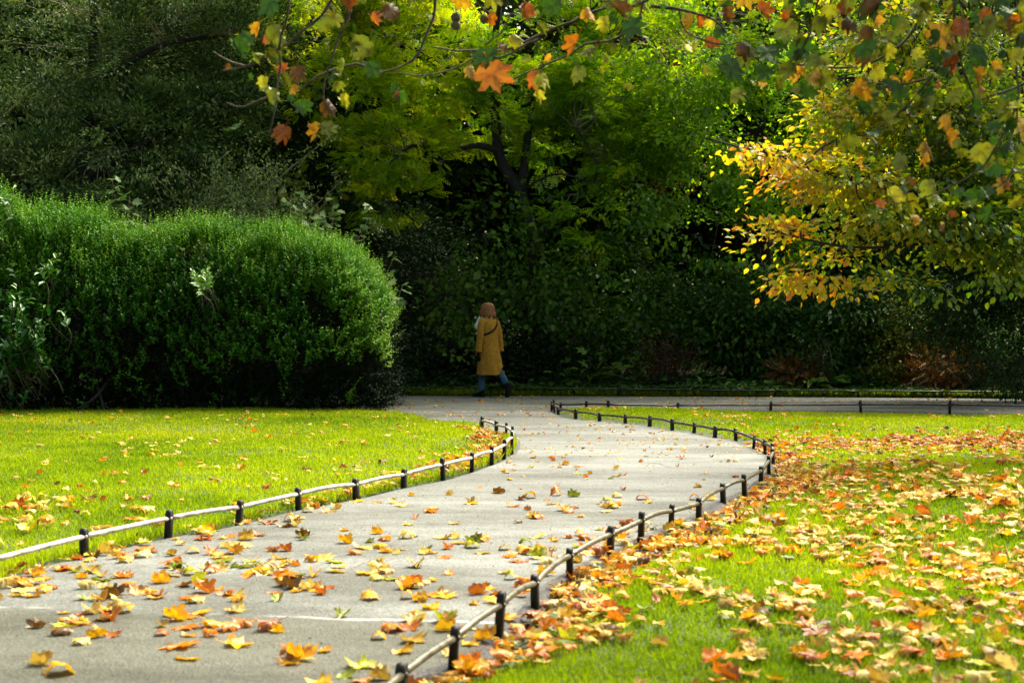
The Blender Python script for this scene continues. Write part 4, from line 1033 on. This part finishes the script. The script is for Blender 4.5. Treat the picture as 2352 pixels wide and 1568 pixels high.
for k, (f, V, F) in enumerate(VARS):
    me = npmesh('plane_leaf', V, F.ravel(), np.arange(len(F)) * 3); me.materials.append(M_LEAFO); VMESH.append(me)

def euler_mats(yaw, tx, ty):
    cz, sz, cx, sx, cy, sy = np.cos(yaw), np.sin(yaw), np.cos(tx), np.sin(tx), np.cos(ty), np.sin(ty)
    Rz = np.zeros((len(yaw), 3, 3)); Rz[:, 0, 0] = cz; Rz[:, 0, 1] = -sz; Rz[:, 1, 0] = sz; Rz[:, 1, 1] = cz; Rz[:, 2, 2] = 1
    Rx = np.zeros_like(Rz); Rx[:, 0, 0] = 1; Rx[:, 1, 1] = cx; Rx[:, 1, 2] = -sx; Rx[:, 2, 1] = sx; Rx[:, 2, 2] = cx
    Ry = np.zeros_like(Rz); Ry[:, 1, 1] = 1; Ry[:, 0, 0] = cy; Ry[:, 0, 2] = sy; Ry[:, 2, 0] = -sy; Ry[:, 2, 2] = cy
    return Rz @ Rx @ Ry

CN = list(COLS)
PAL = {'path': [('bright orange', .11), ('golden yellow', .17), ('pale straw', .17), ('tan', .19), ('rust brown', .11), ('dark brown', .04), ('olive green', .04), ('yellow-green', .04), ('amber', .13)],
       'gut': [('bright orange', .22), ('golden yellow', .12), ('pale straw', .06), ('tan', .14), ('rust brown', .26), ('dark brown', .08), ('olive green', .02), ('yellow-green', .02), ('amber', .22)],
       'lawn': [('bright orange', .13), ('golden yellow', .17), ('pale straw', .30), ('tan', .20), ('rust brown', .09), ('dark brown', .03), ('olive green', .02), ('yellow-green', .03), ('amber', .14)],
       'brown': [('bright orange', .10), ('tan', .15), ('rust brown', .42), ('dark brown', .18), ('amber', .15)]}
LV = dict(p=[], size=[], col=[], zone=[])
def scatter(zone, pts, size, pal, z):
    n = len(pts)
    if not n: return
    nm = [a for a, _ in PAL[pal]]; w = np.array([b for _, b in PAL[pal]]); w /= w.sum()
    LV['p'].append(np.column_stack([pts, z])); LV['size'].append(size); LV['col'].append(np.array([CN.index(nm[i]) for i in rng.choice(len(nm), n, p=w)])); LV['zone'].append(np.full(n, zone))
def cand(n, d0, d1, x0=None, x1=None):
    """points spread evenly over the ground between two distances from the camera"""
    y = np.sqrt(d0 ** 2 + (d1 ** 2 - d0 ** 2) * rng.random(n)); x = (rng.random(n) * 2 - 1) * (.46 * y + 1.0)
    return np.stack([x, y], 1)
def area(d0, d1): return (d1 ** 2 - d0 ** 2) * .46 + 2.0 * (d1 - d0)
# on the path
for d0, d1, dens, sz in ((5.0, 6.4, 12, .128), (6.4, 9.6, 34, .116), (9.6, 12, 14, .105), (12, 15, 9, .075), (15, 20, 22, .045), (20, 27.5, 13, .055)):
    p = cand(int(area(d0, d1) * dens), d0, d1); k = inside(PATH, p) & (vnoise(p, 1.4, 41) * .7 + vnoise(p, 5, 42) * .3 > .36)
    dl = dist_line(left_edge, p); dr = dist_line(right_edge, p); k &= (dl > .05) & (dr > .06)
    p = p[k]; scatter('path', p, sz * (.5 + .75 * rng.random(len(p))), 'path', np.full(len(p), .002))
# drift along the left edge of the path and against the right fence
for line, off, d0, d1, dens, pal in ((left_edge, (.03, .30), 6.5, 11, 60, 'path'), (right_edge, (.03, .22), 5, 10, 45, 'gut')):
    p = cand(int(area(d0, d1) * dens), d0, d1); d = dist_line(line, p); k = inside(PATH, p) & (d > off[0]) & (d < off[1]) & (vnoise(p, 2.2, 43) > .45)
    p = p[k]; scatter('path', p, .10 * (.5 + .75 * rng.random(len(p))), pal, np.full(len(p), .002 + .015 * rng.random(len(p))))
# gutter outside the right fence
p = cand(int(area(4.8, 17) * 150), 4.8, 17); d = dist_line(right_edge, p); k = inside(LAWN_R, p) & (d > .01) & (d < .20 + .32 * vnoise(p, 1.3, 44)) & (p[:, 1] < 16.6)
p = p[k]; scatter('gut', p, (.105 - .002 * p[:, 1]) * (.5 + .75 * rng.random(len(p))), 'gut', ground_z(p) + .008 + .05 * rng.random(len(p)))
# right lawn
p = cand(int(area(4.8, 14) * 105), 4.8, 14); k = inside(LAWN_R, p) & (vnoise(p, .75, 45) * .55 + vnoise(p, 2.6, 46) * .45 > .27 + .30 * rng.random(len(p)))
p = p[k]; scatter('lawn', p, .092 * (.55 + .75 * rng.random(len(p))), 'lawn', ground_z(p) + .018 + .02 * rng.random(len(p)))
p = cand(int(area(14, 22.8) * 42), 14, 22.8); k = inside(LAWN_R, p) & (vnoise(p, .6, 47) * .6 + vnoise(p, 2.2, 48) * .4 > .36 + .3 * rng.random(len(p)) + .16 * np.clip((p[:, 1] - 19) / 2.5, 0, 1))
p = p[k]; scatter('lawn', p, .075 * (.5 + .75 * rng.random(len(p))), 'lawn', ground_z(p) + .02)
# beech leaf fall, brown, out to the right
p = np.column_stack([6.3 + 1.7 * rng.normal(size=2600), 16.6 + .8 * rng.normal(size=2600)]); k = inside(LAWN_R, p); p = p[k]
scatter('lawn', p, .075 * (.5 + .75 * rng.random(len(p))), 'brown', ground_z(p) + .02 + .015 * rng.random(len(p)))
p = np.column_stack([3.4 + 1.5 * rng.normal(size=350), 16.6 + 1.0 * rng.normal(size=350)]); k = inside(LAWN_R, p); p = p[k]
scatter('lawn', p, .07 * (.5 + .75 * rng.random(len(p))), 'gut', ground_z(p) + .02)
# left lawn
p = cand(int(area(6, 21.5) * 10), 6, 21.5); k = inside(LAWN_L, p) & (vnoise(p, .9, 49) * .5 + vnoise(p, 3, 50) * .5 > .36 + .25 * rng.random(len(p)))
p = p[k]; scatter('lawn', p, (.115 - .0025 * p[:, 1]) * (.5 + .75 * rng.random(len(p))), 'lawn', ground_z(p) + .022)
g = G(60, 1195); p = g[:2] + rng.normal(size=(70, 2)) * np.array([.42, .5]); p = p[inside(LAWN_L, p)]
scatter('lawn', p, .115 * (.5 + .7 * rng.random(len(p))), 'lawn', ground_z(p) + .02 + .03 * rng.random(len(p)))
p = cand(int(area(10, 18.5) * 160), 10, 18.5); d = dist_line(left_edge, p); k = inside(LAWN_L, p) & (d > .02) & (p[:, 0] > -1.9) & (d < np.where(p[:, 1] > 13.5, .42, .16) * (.5 + vnoise(p, 2, 51)))
p = p[k]; scatter('gut', p, .08 * (.5 + .75 * rng.random(len(p))), 'gut', ground_z(p) + .01 + .03 * rng.random(len(p)))
p = cand(int(area(6, 9) * 130), 6, 9); d = dist_line(left_edge, p); k = inside(LAWN_L, p) & (d < .14) & (vnoise(p, 2.5, 52) > .4)
p = p[k]; scatter('gut', p, .07 * (.5 + .75 * rng.random(len(p))), 'gut', ground_z(p) + .01 + .02 * rng.random(len(p)))

P = np.vstack(LV['p']); SZ = np.concatenate(LV['size']); CI = np.concatenate(LV['col']); ZN = np.concatenate(LV['zone'])
n = len(P); yaw = rng.random(n) * 2 * math.pi; tx = rng.normal(size=n) * .13; ty = rng.normal(size=n) * .13
VI = rng.choice(16, n, p=np.repeat([.10, .34, .27, .29], 4) / 4)
small = P[:, 1] > 13
inview = np.abs(P[:, 0]) < P[:, 1] * .336 - .02
inview &= P[:, 1] > 5.72
score = SZ / P[:, 1] * inview * np.where(ZN == 'path', 1.9, 1.0)
top = set(np.argsort(-score)[:300].tolist())
ORD = ['', 'nearest', 'second nearest', 'third nearest', 'fourth nearest', 'fifth nearest', 'sixth nearest', 'seventh nearest', 'eighth nearest', 'ninth nearest', 'tenth nearest'] + ['farther'] * 40
fr = np.array([a[0][:2] for a in FENCE_R]); fl = np.array([a[0][:2] for a in FENCE_L])
used = set()
def leaf_label(i):
    q = P[i, :2]; dr = np.hypot(*(fr - q).T); dl = np.hypot(*(fl - q).T)
    kr, kl = max(1, int(dr[1:].argmin()) + 1), max(2, int(dl[2:].argmin()) + 2)
    if dr.min() < dl.min(): side, k, dd = 'right', kr, dr.min()
    else: side, k, dd = 'left', kl - 1, dl.min()
    if ZN[i] == 'path': wh = 'on path'; dist = 'beside' if dd < .3 else 'a step from' if dd < .75 else 'mid path from'
    else:
        wh = 'in grass'; dist = 'beside' if dd < .3 else 'a step from' if dd < .8 else 'two steps from' if dd < 1.5 else 'three steps from' if dd < 2.3 else 'far from'
    size = 'big ' if SZ[i] > .125 else 'small ' if SZ[i] < .085 else ''
    return '%s%s %s leaf %s %s %s %s fence post' % (size, VARS[VI[i]][0], CN[CI[i]], wh, dist, ORD[k], side)
for i in sorted(top):
    lab = leaf_label(i); tries = 0
    pal = PAL['path' if ZN[i] == 'path' else 'gut' if ZN[i] == 'gut' else 'lawn']
    while lab in used and tries < 40:
        VI[i] = rng.integers(16); CI[i] = CN.index(pal[rng.integers(len(pal))][0]); lab = leaf_label(i); tries += 1
    used.add(lab)
    o = bpy.data.objects.new('fallen_leaf', VMESH[VI[i]])
    COL.objects.link(o); o.location = P[i]; o.scale = (SZ[i],) * 3; o.rotation_euler = (tx[i], ty[i], yaw[i])
    v = .75 + .5 * rng.random(); o.color = (*[min(1, c * v) for c in COLS[CN[CI[i]]]], 1)
    tag(o, lab, 'leaf', 'fallen leaves on the path and lawn')
rest = np.array([i for i in range(n) if i not in top])
RM = euler_mats(yaw, tx, ty)
VV, FF, CC, off = [], [], [], 0
for k, (f, V, F) in enumerate(VARS):
    s = rest[VI[rest] == k]
    if not len(s): continue
    q = (np.einsum('nij,vj->nvi', RM[s], V) * SZ[s][:, None, None] + P[s][:, None, :]).reshape(-1, 3)
    VV.append(q); FF.append((F[None] + (np.arange(len(s)) * len(V))[:, None, None]).reshape(-1, 3) + off); off += len(q)
    c = np.array([COLS[CN[j]] for j in CI[s]]) * (.7 + .6 * rng.random((len(s), 1)))
    CC.append(np.repeat(np.column_stack([c, np.ones(len(s))]), len(V), 0))
VV = np.vstack(VV); FF = np.vstack(FF); CC = np.vstack(CC)
me = npmesh('leaf_litter', VV, FF.ravel(), np.arange(len(FF)) * 3)
a = me.attributes.new('Col', 'FLOAT_COLOR', 'POINT'); a.data.foreach_set('color', np.clip(CC, 0, 1).astype(np.float32).ravel())
me.materials.append(M_LEAFC)
tag(link(bpy.data.objects.new('leaf_litter', me)), 'countless fallen leaves strewn over the lawns and the far path', 'leaf litter', kind='stuff')
# crumbs: twiglets, seeds and leaf scraps
m = 5200; p = cand(m, 5, 26); p2 = cand(30000, 5, 26); e2 = np.minimum(dist_line(left_edge, p2), dist_line(right_edge, p2)); p = np.vstack([p, p2[e2 < .02 + .16 * rng.random(len(p2)) ** 2]]); k = inside(PATH, p); p = p[k]; m = len(p)
tag(leaf_obj('leaf_scraps', M_RUST, None, np.column_stack([p, np.full(m, .004)]), rdir(m) * [1, 1, .25], nrm(np.array([0, 0, 1.]) + rdir(m) * .5), .006 + .022 * rng.random(m) ** 2, .008, rng.random(m) ** .7, T_OVAL),
    'scraps of crumbled leaf scattered over the asphalt', 'leaf litter', kind='stuff')

# ------------------------------------------------------------------ the plane tree overhead
M_PBARK = bark_mat('plane_twig_bark', (.016, .012, .006), (.10, .085, .04))
plane = thing('plane_tree', (5.6, 8.2, -.03), 'large plane tree off to the right whose leafy twigs hang across the top', 'tree')
P_, r_ = limb([(5.6, 8.2, -.1), (5.5, 8.2, 1.5), (5.3, 8.1, 3.2), (5.0, 8.0, 5.5), (4.6, 8.0, 8.5)], .34, .16)
MB().tube(P_, r_, 14, cap=False).build('trunk', M_PBARK, plane, smooth=True)
def bough(pts, r0, r1):
    q, rr = limb(pts, r0, r1); MB().tube(q, rr, 8, cap=False).build('bough', M_PBARK, plane, smooth=True)
bough([(5.3, 8.1, 3.3), (3.6, 7.9, 4.3), (1.6, 7.6, 4.1), (-.4, 7.4, 3.8), (-2.4, 7.3, 3.6)], .13, .03)
bough([(5.2, 8.1, 3.9), (4.0, 7.2, 4.9), (2.4, 6.6, 4.9), (.8, 6.2, 4.6)], .11, .03)
bough([(5.1, 8.1, 3.0), (4.2, 8.3, 3.9), (3.0, 8.2, 4.2), (2.0, 8.1, 3.9)], .09, .03)
TW = []
def branch(pts, d, r0=10, r1=3.5):
    """pts as seen from the camera, d away, radii in the same units"""
    dd = np.linspace(d[0], d[1], len(pts)) if not np.isscalar(d) else np.full(len(pts), d)
    q = catmull(np.array([W(x, y, e) for (x, y), e in zip(pts, dd)]), .05)
    q = q + (np.array([vnoise(q, 9, 3.0 + a) for a in range(3)]).T - .5) * .03
    s = FPX / np.mean(dd); TW.append(q)
    rr = .8 * np.linspace(r0, r1, len(q)) / s * (1 + .25 * (vnoise(q, 25, 1) - .5))
    MB().tube(q, rr, 7, cap=False).build('branch', M_PBARK, plane, smooth=True)
branch([(800, -260), (770, -20), (700, 70), (640, 110), (575, 145), (516, 165)], 7.4, 7, 3)
branch([(560, 150), (520, 140), (490, 120)], 7.4, 4, 2)
branch([(690, -220), (668, -20), (648, 80), (642, 180), (628, 260), (620, 312)], 7.0, 5, 2.5)
branch([(850, -200), (812, 10), (770, 110), (742, 200), (748, 262)], 7.2, 5, 2.5)
branch([(640, 200), (610, 230), (560, 245), (520, 232)], 7.1, 4, 2)
branch([(1040, -240), (1006, -10), (990, 70), (950, 140), (900, 166), (858, 166), (830, 148)], 7.5, 5.5, 3)
branch([(860, 165), (815, 145), (760, 160), (720, 190), (690, 215)], 7.4, 4, 2.5)
branch([(1620, -260), (1520, -20), (1400, 20), (1290, 62), (1190, 104), (1100, 120), (1000, 108)], 7.8, 6.5, 2.5)
branch([(1240, 88), (1170, 128), (1095, 138), (990, 175), (905, 165)], 7.7, 3.5, 2)
branch([(1230, -240), (1218, -10), (1180, 35), (1155, 75), (1110, 105)], 7.5, 4, 2)
branch([(1460, 60), (1400, 95), (1350, 105), (1200, 175), (1130, 210)], 7.7, 4, 2)
branch([(1500, 12), (1570, 22), (1640, 45), (1672, 78)], 8.0, 6, 2.5)
branch([(1560, 22), (1575, 75), (1640, 100), (1700, 95)], 8.0, 3, 1.8)
branch([(1450, -180), (1476, 10), (1440, 70), (1420, 130)], 7.8, 4, 2)
branch([(2240, -240), (2200, -10), (2196, 80), (2210, 150), (2240, 225)], 7.2, 6.5, 3)
branch([(2500, 120), (2352, 190), (2270, 222), (2215, 250)], 7.4, 6, 3)
branch([(2215, 110), (2150, 160), (2090, 235), (2010, 300), (1930, 330)], 7.3, 5, 2)
branch([(2420, -60), (2352, 40), (2330, 150), (2335, 240), (2290, 340), (2200, 420), (2120, 455), (2050, 470)], 7.0, 5, 2)
branch([(2160, -240), (2130, -20), (2080, 90), (1990, 150), (1860, 150), (1720, 130)], 7.6, 6, 2.5)
branch([(1900, -220), (1880, 0), (1850, 90), (1800, 150), (1740, 180)], 7.3, 5, 2)
branch([(2300, -200), (2290, -10), (2270, 60), (2220, 105)], 7.3, 4, 2)
branch([(2130, 180), (2060, 200), (1990, 190), (1940, 215)], 7.4, 3.5, 1.8)
branch([(2335, 240), (2345, 330), (2320, 400), (2290, 430)], 7.0, 3.5, 1.8)

HANG = [(1140, 196, 86, 'bright orange', 7.6, 'flat'), (1312, 118, 82, 'bright orange', 7.6, 'folded'), (1210, 42, 70, 'rust brown', 7.6, 'folded'), (1356, 48, 58, 'amber', 7.7, 'curled'), (1126, 56, 52, 'bright orange', 7.5, 'folded'),
        (1052, 14, 62, 'golden yellow', 7.5, 'flat'), (1118, 8, 80, 'yellow-green', 7.6, 'flat'), (635, 18, 96, 'deep green', 6.8, 'flat'), (556, 128, 86, 'deep green', 7.2, 'folded'), (802, 18, 86, 'rust brown', 6.9, 'folded'),
        (884, 44, 84, 'dark brown', 7.0, 'curled'), (640, 322, 72, 'rust brown', 7.0, 'curled'), (722, 316, 70, 'amber', 7.2, 'folded'), (758, 262, 66, 'dark brown', 7.2, 'curled'), (754, 306, 58, 'olive green', 7.2, 'flat'),
        (684, 186, 66, 'dark brown', 7.2, 'curled'), (672, 218, 46, 'golden yellow', 7.2, 'curled'), (820, 128, 104, 'olive green', 7.2, 'upturned'), (850, 168, 60, 'deep green', 7.3, 'flat'), (640, 140, 70, 'olive green', 7.0, 'folded'),
        (612, 100, 40, 'rust brown', 7.3, 'curled'), (1116, 150, 88, 'deep green', 7.6, 'upturned'), (1080, 178, 52, 'tan', 7.6, 'curled'), (1150, 120, 46, 'dark brown', 7.6, 'curled'), (1266, 32, 72, 'deep green', 7.7, 'flat'),
        (1432, 40, 86, 'dark brown', 7.4, 'folded'), (1464, 74, 76, 'deep green', 7.4, 'flat'), (1400, 18, 66, 'olive green', 7.5, 'flat'), (1300, -6, 84, 'olive green', 7.6, 'flat'), (1250, 76, 56, 'olive green', 7.7, 'folded'),
        (1672, 172, 96, 'deep green', 7.0, 'flat'), (1720, 150, 84, 'olive green', 7.1, 'folded'), (1722, 128, 72, 'dark brown', 7.1, 'curled'), (1772, 138, 92, 'deep green', 7.2, 'flat'), (1806, 88, 90, 'olive green', 7.2, 'upturned'),
        (1760, 40, 76, 'rust brown', 7.2, 'folded'), (1852, 126, 84, 'deep green', 7.3, 'flat'), (1924, 34, 88, 'rust brown', 7.2, 'folded'), (1958, 72, 66, 'dark brown', 7.2, 'curled'), (1904, 196, 86, 'olive green', 7.3, 'folded'),
        (1960, 214, 74, 'amber', 7.3, 'folded'), (1860, 190, 62, 'tan', 7.3, 'curled'), (2006, 34, 92, 'deep green', 7.2, 'flat'), (2042, 292, 76, 'olive green', 7.2, 'folded'), (2036, 130, 66, 'yellow-green', 7.3, 'folded'),
        (2204, 88, 86, 'rust brown', 7.0, 'curled'), (2146, 96, 88, 'amber', 7.2, 'flat'), (2256, 366, 82, 'yellow-green', 7.0, 'flat'), (2180, 330, 72, 'amber', 7.2, 'folded'), (2122, 356, 62, 'tan', 7.2, 'curled'),
        (2062, 470, 86, 'yellow-green', 7.2, 'folded'), (2096, 430, 62, 'olive green', 7.2, 'flat'), (2340, 58, 56, 'bright orange', 7.0, 'folded'), (2254, 42, 50, 'bright orange', 7.2, 'curled'), (2290, 436, 66, 'tan', 7.1, 'curled'),
        (2336, 300, 66, 'pale straw', 7.0, 'folded'), (2320, 470, 60, 'yellow-green', 7.1, 'folded'), (1820, -4, 96, 'deep green', 7.2, 'flat'), (2110, -2, 90, 'olive green', 7.2, 'flat'), (1700, 8, 78, 'golden yellow', 7.5, 'flat'),
        (1880, 70, 70, 'olive green', 7.2, 'curled'), (2250, 180, 60, 'golden yellow', 7.2, 'folded'), (1990, 260, 62, 'deep green', 7.3, 'folded'), (2200, 230, 56, 'olive green', 7.3, 'flat'), (30, -2, 60, 'yellow-green', 7.0, 'flat'),
        (350, -6, 44, 'amber', 7.4, 'folded'), (940, 10, 50, 'olive green', 7.3, 'folded')]
for k in range(30):
    HANG.append((rng.choice([rng.uniform(1640, 2080), rng.uniform(2080, 2352), rng.uniform(1640, 2352)]), rng.uniform(-5, 190) if k < 22 else rng.uniform(150, 480), rng.uniform(45, 80), ['deep green', 'olive green', 'yellow-green', 'olive green', 'deep green', 'dark brown', 'olive green', 'deep green'][k % 8], rng.uniform(7.0, 7.6), FORMS[k % 4]))
    if HANG[-1][1] > 190: HANG[-1] = (rng.uniform(2000, 2345), *HANG[-1][1:])
hv = {}
TW = np.vstack(TW)
for f in FORMS: hv[f] = [k for k, v in enumerate(VARS) if v[0] == f]
for j, (px, py, sz, cn, d, form) in enumerate(HANG):
    o = bpy.data.objects.new('leaf', VMESH[hv[form][j % 4]]); link(o, plane)
    s = sz / (FPX / d) * (.98 if j == 0 else .74)
    ax = nrm(np.array([rng.normal() * .75, -.15 + rng.normal() * .3, -1.0]))      # the tip hangs down
    nz = nrm(np.array([rng.normal() * .45, -1.0, .25 + rng.normal() * .4])); xv = nrm(np.cross(ax, nz)); nz = np.cross(xv, ax)
    if j == 0: ax = nrm(np.array([.35, -.1, -1.0])); nz = nrm(np.array([.1, -1.0, .35])); xv = nrm(np.cross(ax, nz)); nz = np.cross(xv, ax)
    M3 = Matrix([[xv[a], ax[a], nz[a]] for a in range(3)])
    c = W(px, py, d) - ax * .34 * s - np.array(plane.location)
    o.matrix_local = Matrix.Translation(Vector(c)) @ (M3 * 1.0).to_4x4() @ Matrix.Scale(s, 4)
    v = 1.0 if j == 0 else .55 + .4 * rng.random(); o.color = (*[min(1, q * v) for q in COLS[cn]], 1)
    o['label'] = '%s leaf hanging from a twig' % (cn)
    e = W(px, py, d) - ax * .34 * s - ax * .52 * s + xv * .05 * s; q = TW[np.argmin(((TW - e) ** 2).sum(1))]
    if np.linalg.norm(q - e) < .9:
        P = catmull(np.array([q, (q + e) / 2 + np.array([0, 0, .03 * np.linalg.norm(q - e)]) - ax * .03, e]), .03)
        m = MB(); m.tube(P, np.linspace(.0026, .0018, len(P)), 5, cap=False)
        st = bpy.data.objects.new('leaf_stalk', m.mesh('leaf_stalk', plane.location)); st.data.materials.append(M_PBARK); link(st, o)
        st.matrix_parent_inverse = o.matrix_local.inverted()
# small leaves crowding the twigs
tq = TW[(rng.random(len(TW)) < .55)]; pxs = CX + FPX * tq[:, 0] / tq[:, 1]
pk = np.where(pxs > 1560, .95, np.where((pxs > 1150) & (pxs < 1560), .32, np.where(pxs < 950, .30, .10))); tq = tq[rng.random(len(tq)) < pk]
tq = np.repeat(tq, 3, 0); m = len(tq)
vi = np.array(hv['curled'] + hv['folded'] + hv['upturned'])[rng.integers(12, size=m)]
ax_ = nrm(np.array([0, -.1, -.9]) + rng.normal(size=(m, 3)) * .5); nz_ = nrm(np.array([0, -.9, .3]) + rng.normal(size=(m, 3)) * .6); xv_ = nrm(np.cross(ax_, nz_)); nz_ = np.cross(xv_, ax_)
tm = np.stack([xv_, ax_, nz_], 2); sz_ = .045 + .07 * rng.random(m); ps_ = tq + rng.normal(size=(m, 3)) * .085
tc_ = rng.choice(6, m, p=[.32, .32, .16, .08, .06, .06]); cc_ = np.array([COLS[k] for k in ('deep green', 'olive green', 'yellow-green', 'amber', 'rust brown', 'dark brown')])
VV, FF, CC, off = [], [], [], 0
for k, (f, V, F) in enumerate(VARS):
    q = np.where(vi == k)[0]
    if not len(q): continue
    w_ = (np.einsum('nij,vj->nvi', tm[q], V) * sz_[q][:, None, None] + ps_[q][:, None, :]).reshape(-1, 3)
    VV.append(w_); FF.append((F[None] + (np.arange(len(q)) * len(V))[:, None, None]).reshape(-1, 3) + off); off += len(w_)
    CC.append(np.repeat(np.column_stack([cc_[tc_[q]] * (.6 + .6 * rng.random((len(q), 1))), np.ones(len(q))]), len(V), 0))
VV = np.vstack(VV) - np.array(plane.location); FF = np.vstack(FF); CC = np.vstack(CC)
me = npmesh('foliage', VV, FF.ravel(), np.arange(len(FF)) * 3)
a = me.attributes.new('Col', 'FLOAT_COLOR', 'POINT'); a.data.foreach_set('color', np.clip(CC, 0, 1).astype(np.float32).ravel())
me.materials.append(M_LEAFC); link(bpy.data.objects.new('foliage', me), plane)
def seed_ball(px, py, d, r):
    b = bpy.data.meshes.new('seed_ball'); bm = bmesh.new(); bmesh.ops.create_icosphere(bm, subdivisions=3, radius=r)
    for v in bm.verts: v.co *= 1 + .16 * (random.random() - .5)
    bm.to_mesh(b); bm.free(); b.materials.append(M_PBARK)
    o = bpy.data.objects.new('seed_ball', b); link(o, plane); o.location = Vector(W(px, py, d) - np.array(plane.location))
    m = MB(); m.tube([(0, 0, r * .9), (.004, 0, r + .05), (.0, .004, r + .12)], .0018, 5); st = bpy.data.objects.new('stalk', m.mesh('stalk')); st.data.materials.append(M_PBARK); link(st, o)
for px, py in ((1047, 59), (1047, 40), (1113, 44), (2180, 96), (2196, 128), (2246, 116), (2184, 152)): seed_ball(px, py, 7.5, .024)
# the rest of its crown, above and beside the view
M_PLANE = leaf_mat('plane_crown_leaves', [(0, (.03, .09, .005)), (.4, (.10, .17, .008)), (.7, (.36, .33, .01)), (1, (.45, .20, .008))], transl=.5, gloss=.03)
lob = [(np.array([4.2, 7.4, 5.6]), np.array([2.4, 2.2, 1.0])), (np.array([1.8, 6.8, 5.0]), np.array([2.0, 1.8, .7])), (np.array([-.6, 7.0, 4.5]), np.array([1.7, 1.2, .45])), (np.array([5.5, 8.6, 7.6]), np.array([2.6, 2.4, 1.6]))]
foliage('crown', M_PLANE, plane, lob, 70, 13, .34, .16, .16, T_MAPLE, shell=.3, gap=.36, t0=.5, tcl=.3, tlf=.3, seed=77)
SKY_STR, SUN_STR, EXPO = .125, 4.5, 1.75
# ------------------------------------------------------------------ camera, light, render settings
cam = bpy.data.cameras.new('camera'); co = bpy.data.objects.new('camera', cam); COL.objects.link(co)
co.location = (0, 0, HC); co.rotation_euler = (math.pi / 2 - PITCH, 0, 0)
cam.sensor_width = 36; cam.lens = 36 * FPX / 2352; cam.clip_end = 3000; cam.clip_start = .05
cam.dof.use_dof = True; cam.dof.focus_distance = 17.5; cam.dof.aperture_fstop = 4.0
S.camera = co

SUN_EL, SUN_AZ = R(52), R(36)      # from the right, a little behind the trees
w = bpy.data.worlds.new('World'); S.world = w; w.use_nodes = True
nt = w.node_tree; nt.nodes.clear()
sky = nt.nodes.new('ShaderNodeTexSky'); sky.sky_type = 'NISHITA'; sky.sun_disc = False
sky.sun_elevation = SUN_EL; sky.sun_rotation = SUN_AZ; sky.dust_density = 5; sky.air_density = .8; sky.ozone_density = .3
bg = nt.nodes.new('ShaderNodeBackground'); bg.inputs[1].default_value = SKY_STR
ou = nt.nodes.new('ShaderNodeOutputWorld'); 
tint = nt.nodes.new('ShaderNodeMix'); tint.data_type = 'RGBA'; tint.blend_type = 'MULTIPLY'; tint.inputs[0].default_value = 1; tint.inputs[7].default_value = (1.0, .95, .72, 1)   # thin warm overcast
nt.links.new(sky.outputs[0], tint.inputs[6]); nt.links.new(tint.outputs[2], bg.inputs[0]); nt.links.new(bg.outputs[0], ou.inputs[0])
sl = bpy.data.lights.new('sun', 'SUN'); sl.energy = SUN_STR; sl.angle = R(38); sl.color = (1.0, .94, .84)
so = bpy.data.objects.new('sun', sl); COL.objects.link(so)
to_sun = Vector((math.sin(SUN_AZ) * math.cos(SUN_EL), math.cos(SUN_AZ) * math.cos(SUN_EL), math.sin(SUN_EL)))
so.rotation_euler = to_sun.to_track_quat('Z', 'Y').to_euler(); so.location = (0, 0, 30)
S.view_settings.view_transform = 'Standard'; S.view_settings.look = 'None'; S.view_settings.exposure = EXPO; S.view_settings.gamma = 1
S.render.engine = 'CYCLES'
c = S.cycles
c.max_bounces = 6; c.diffuse_bounces = 3; c.glossy_bounces = 2; c.transmission_bounces = 4; c.transparent_max_bounces = 4
c.caustics_reflective = False; c.caustics_refractive = False; c.sample_clamp_indirect = 4
c.use_denoising = True; c.sample_clamp_direct = 12
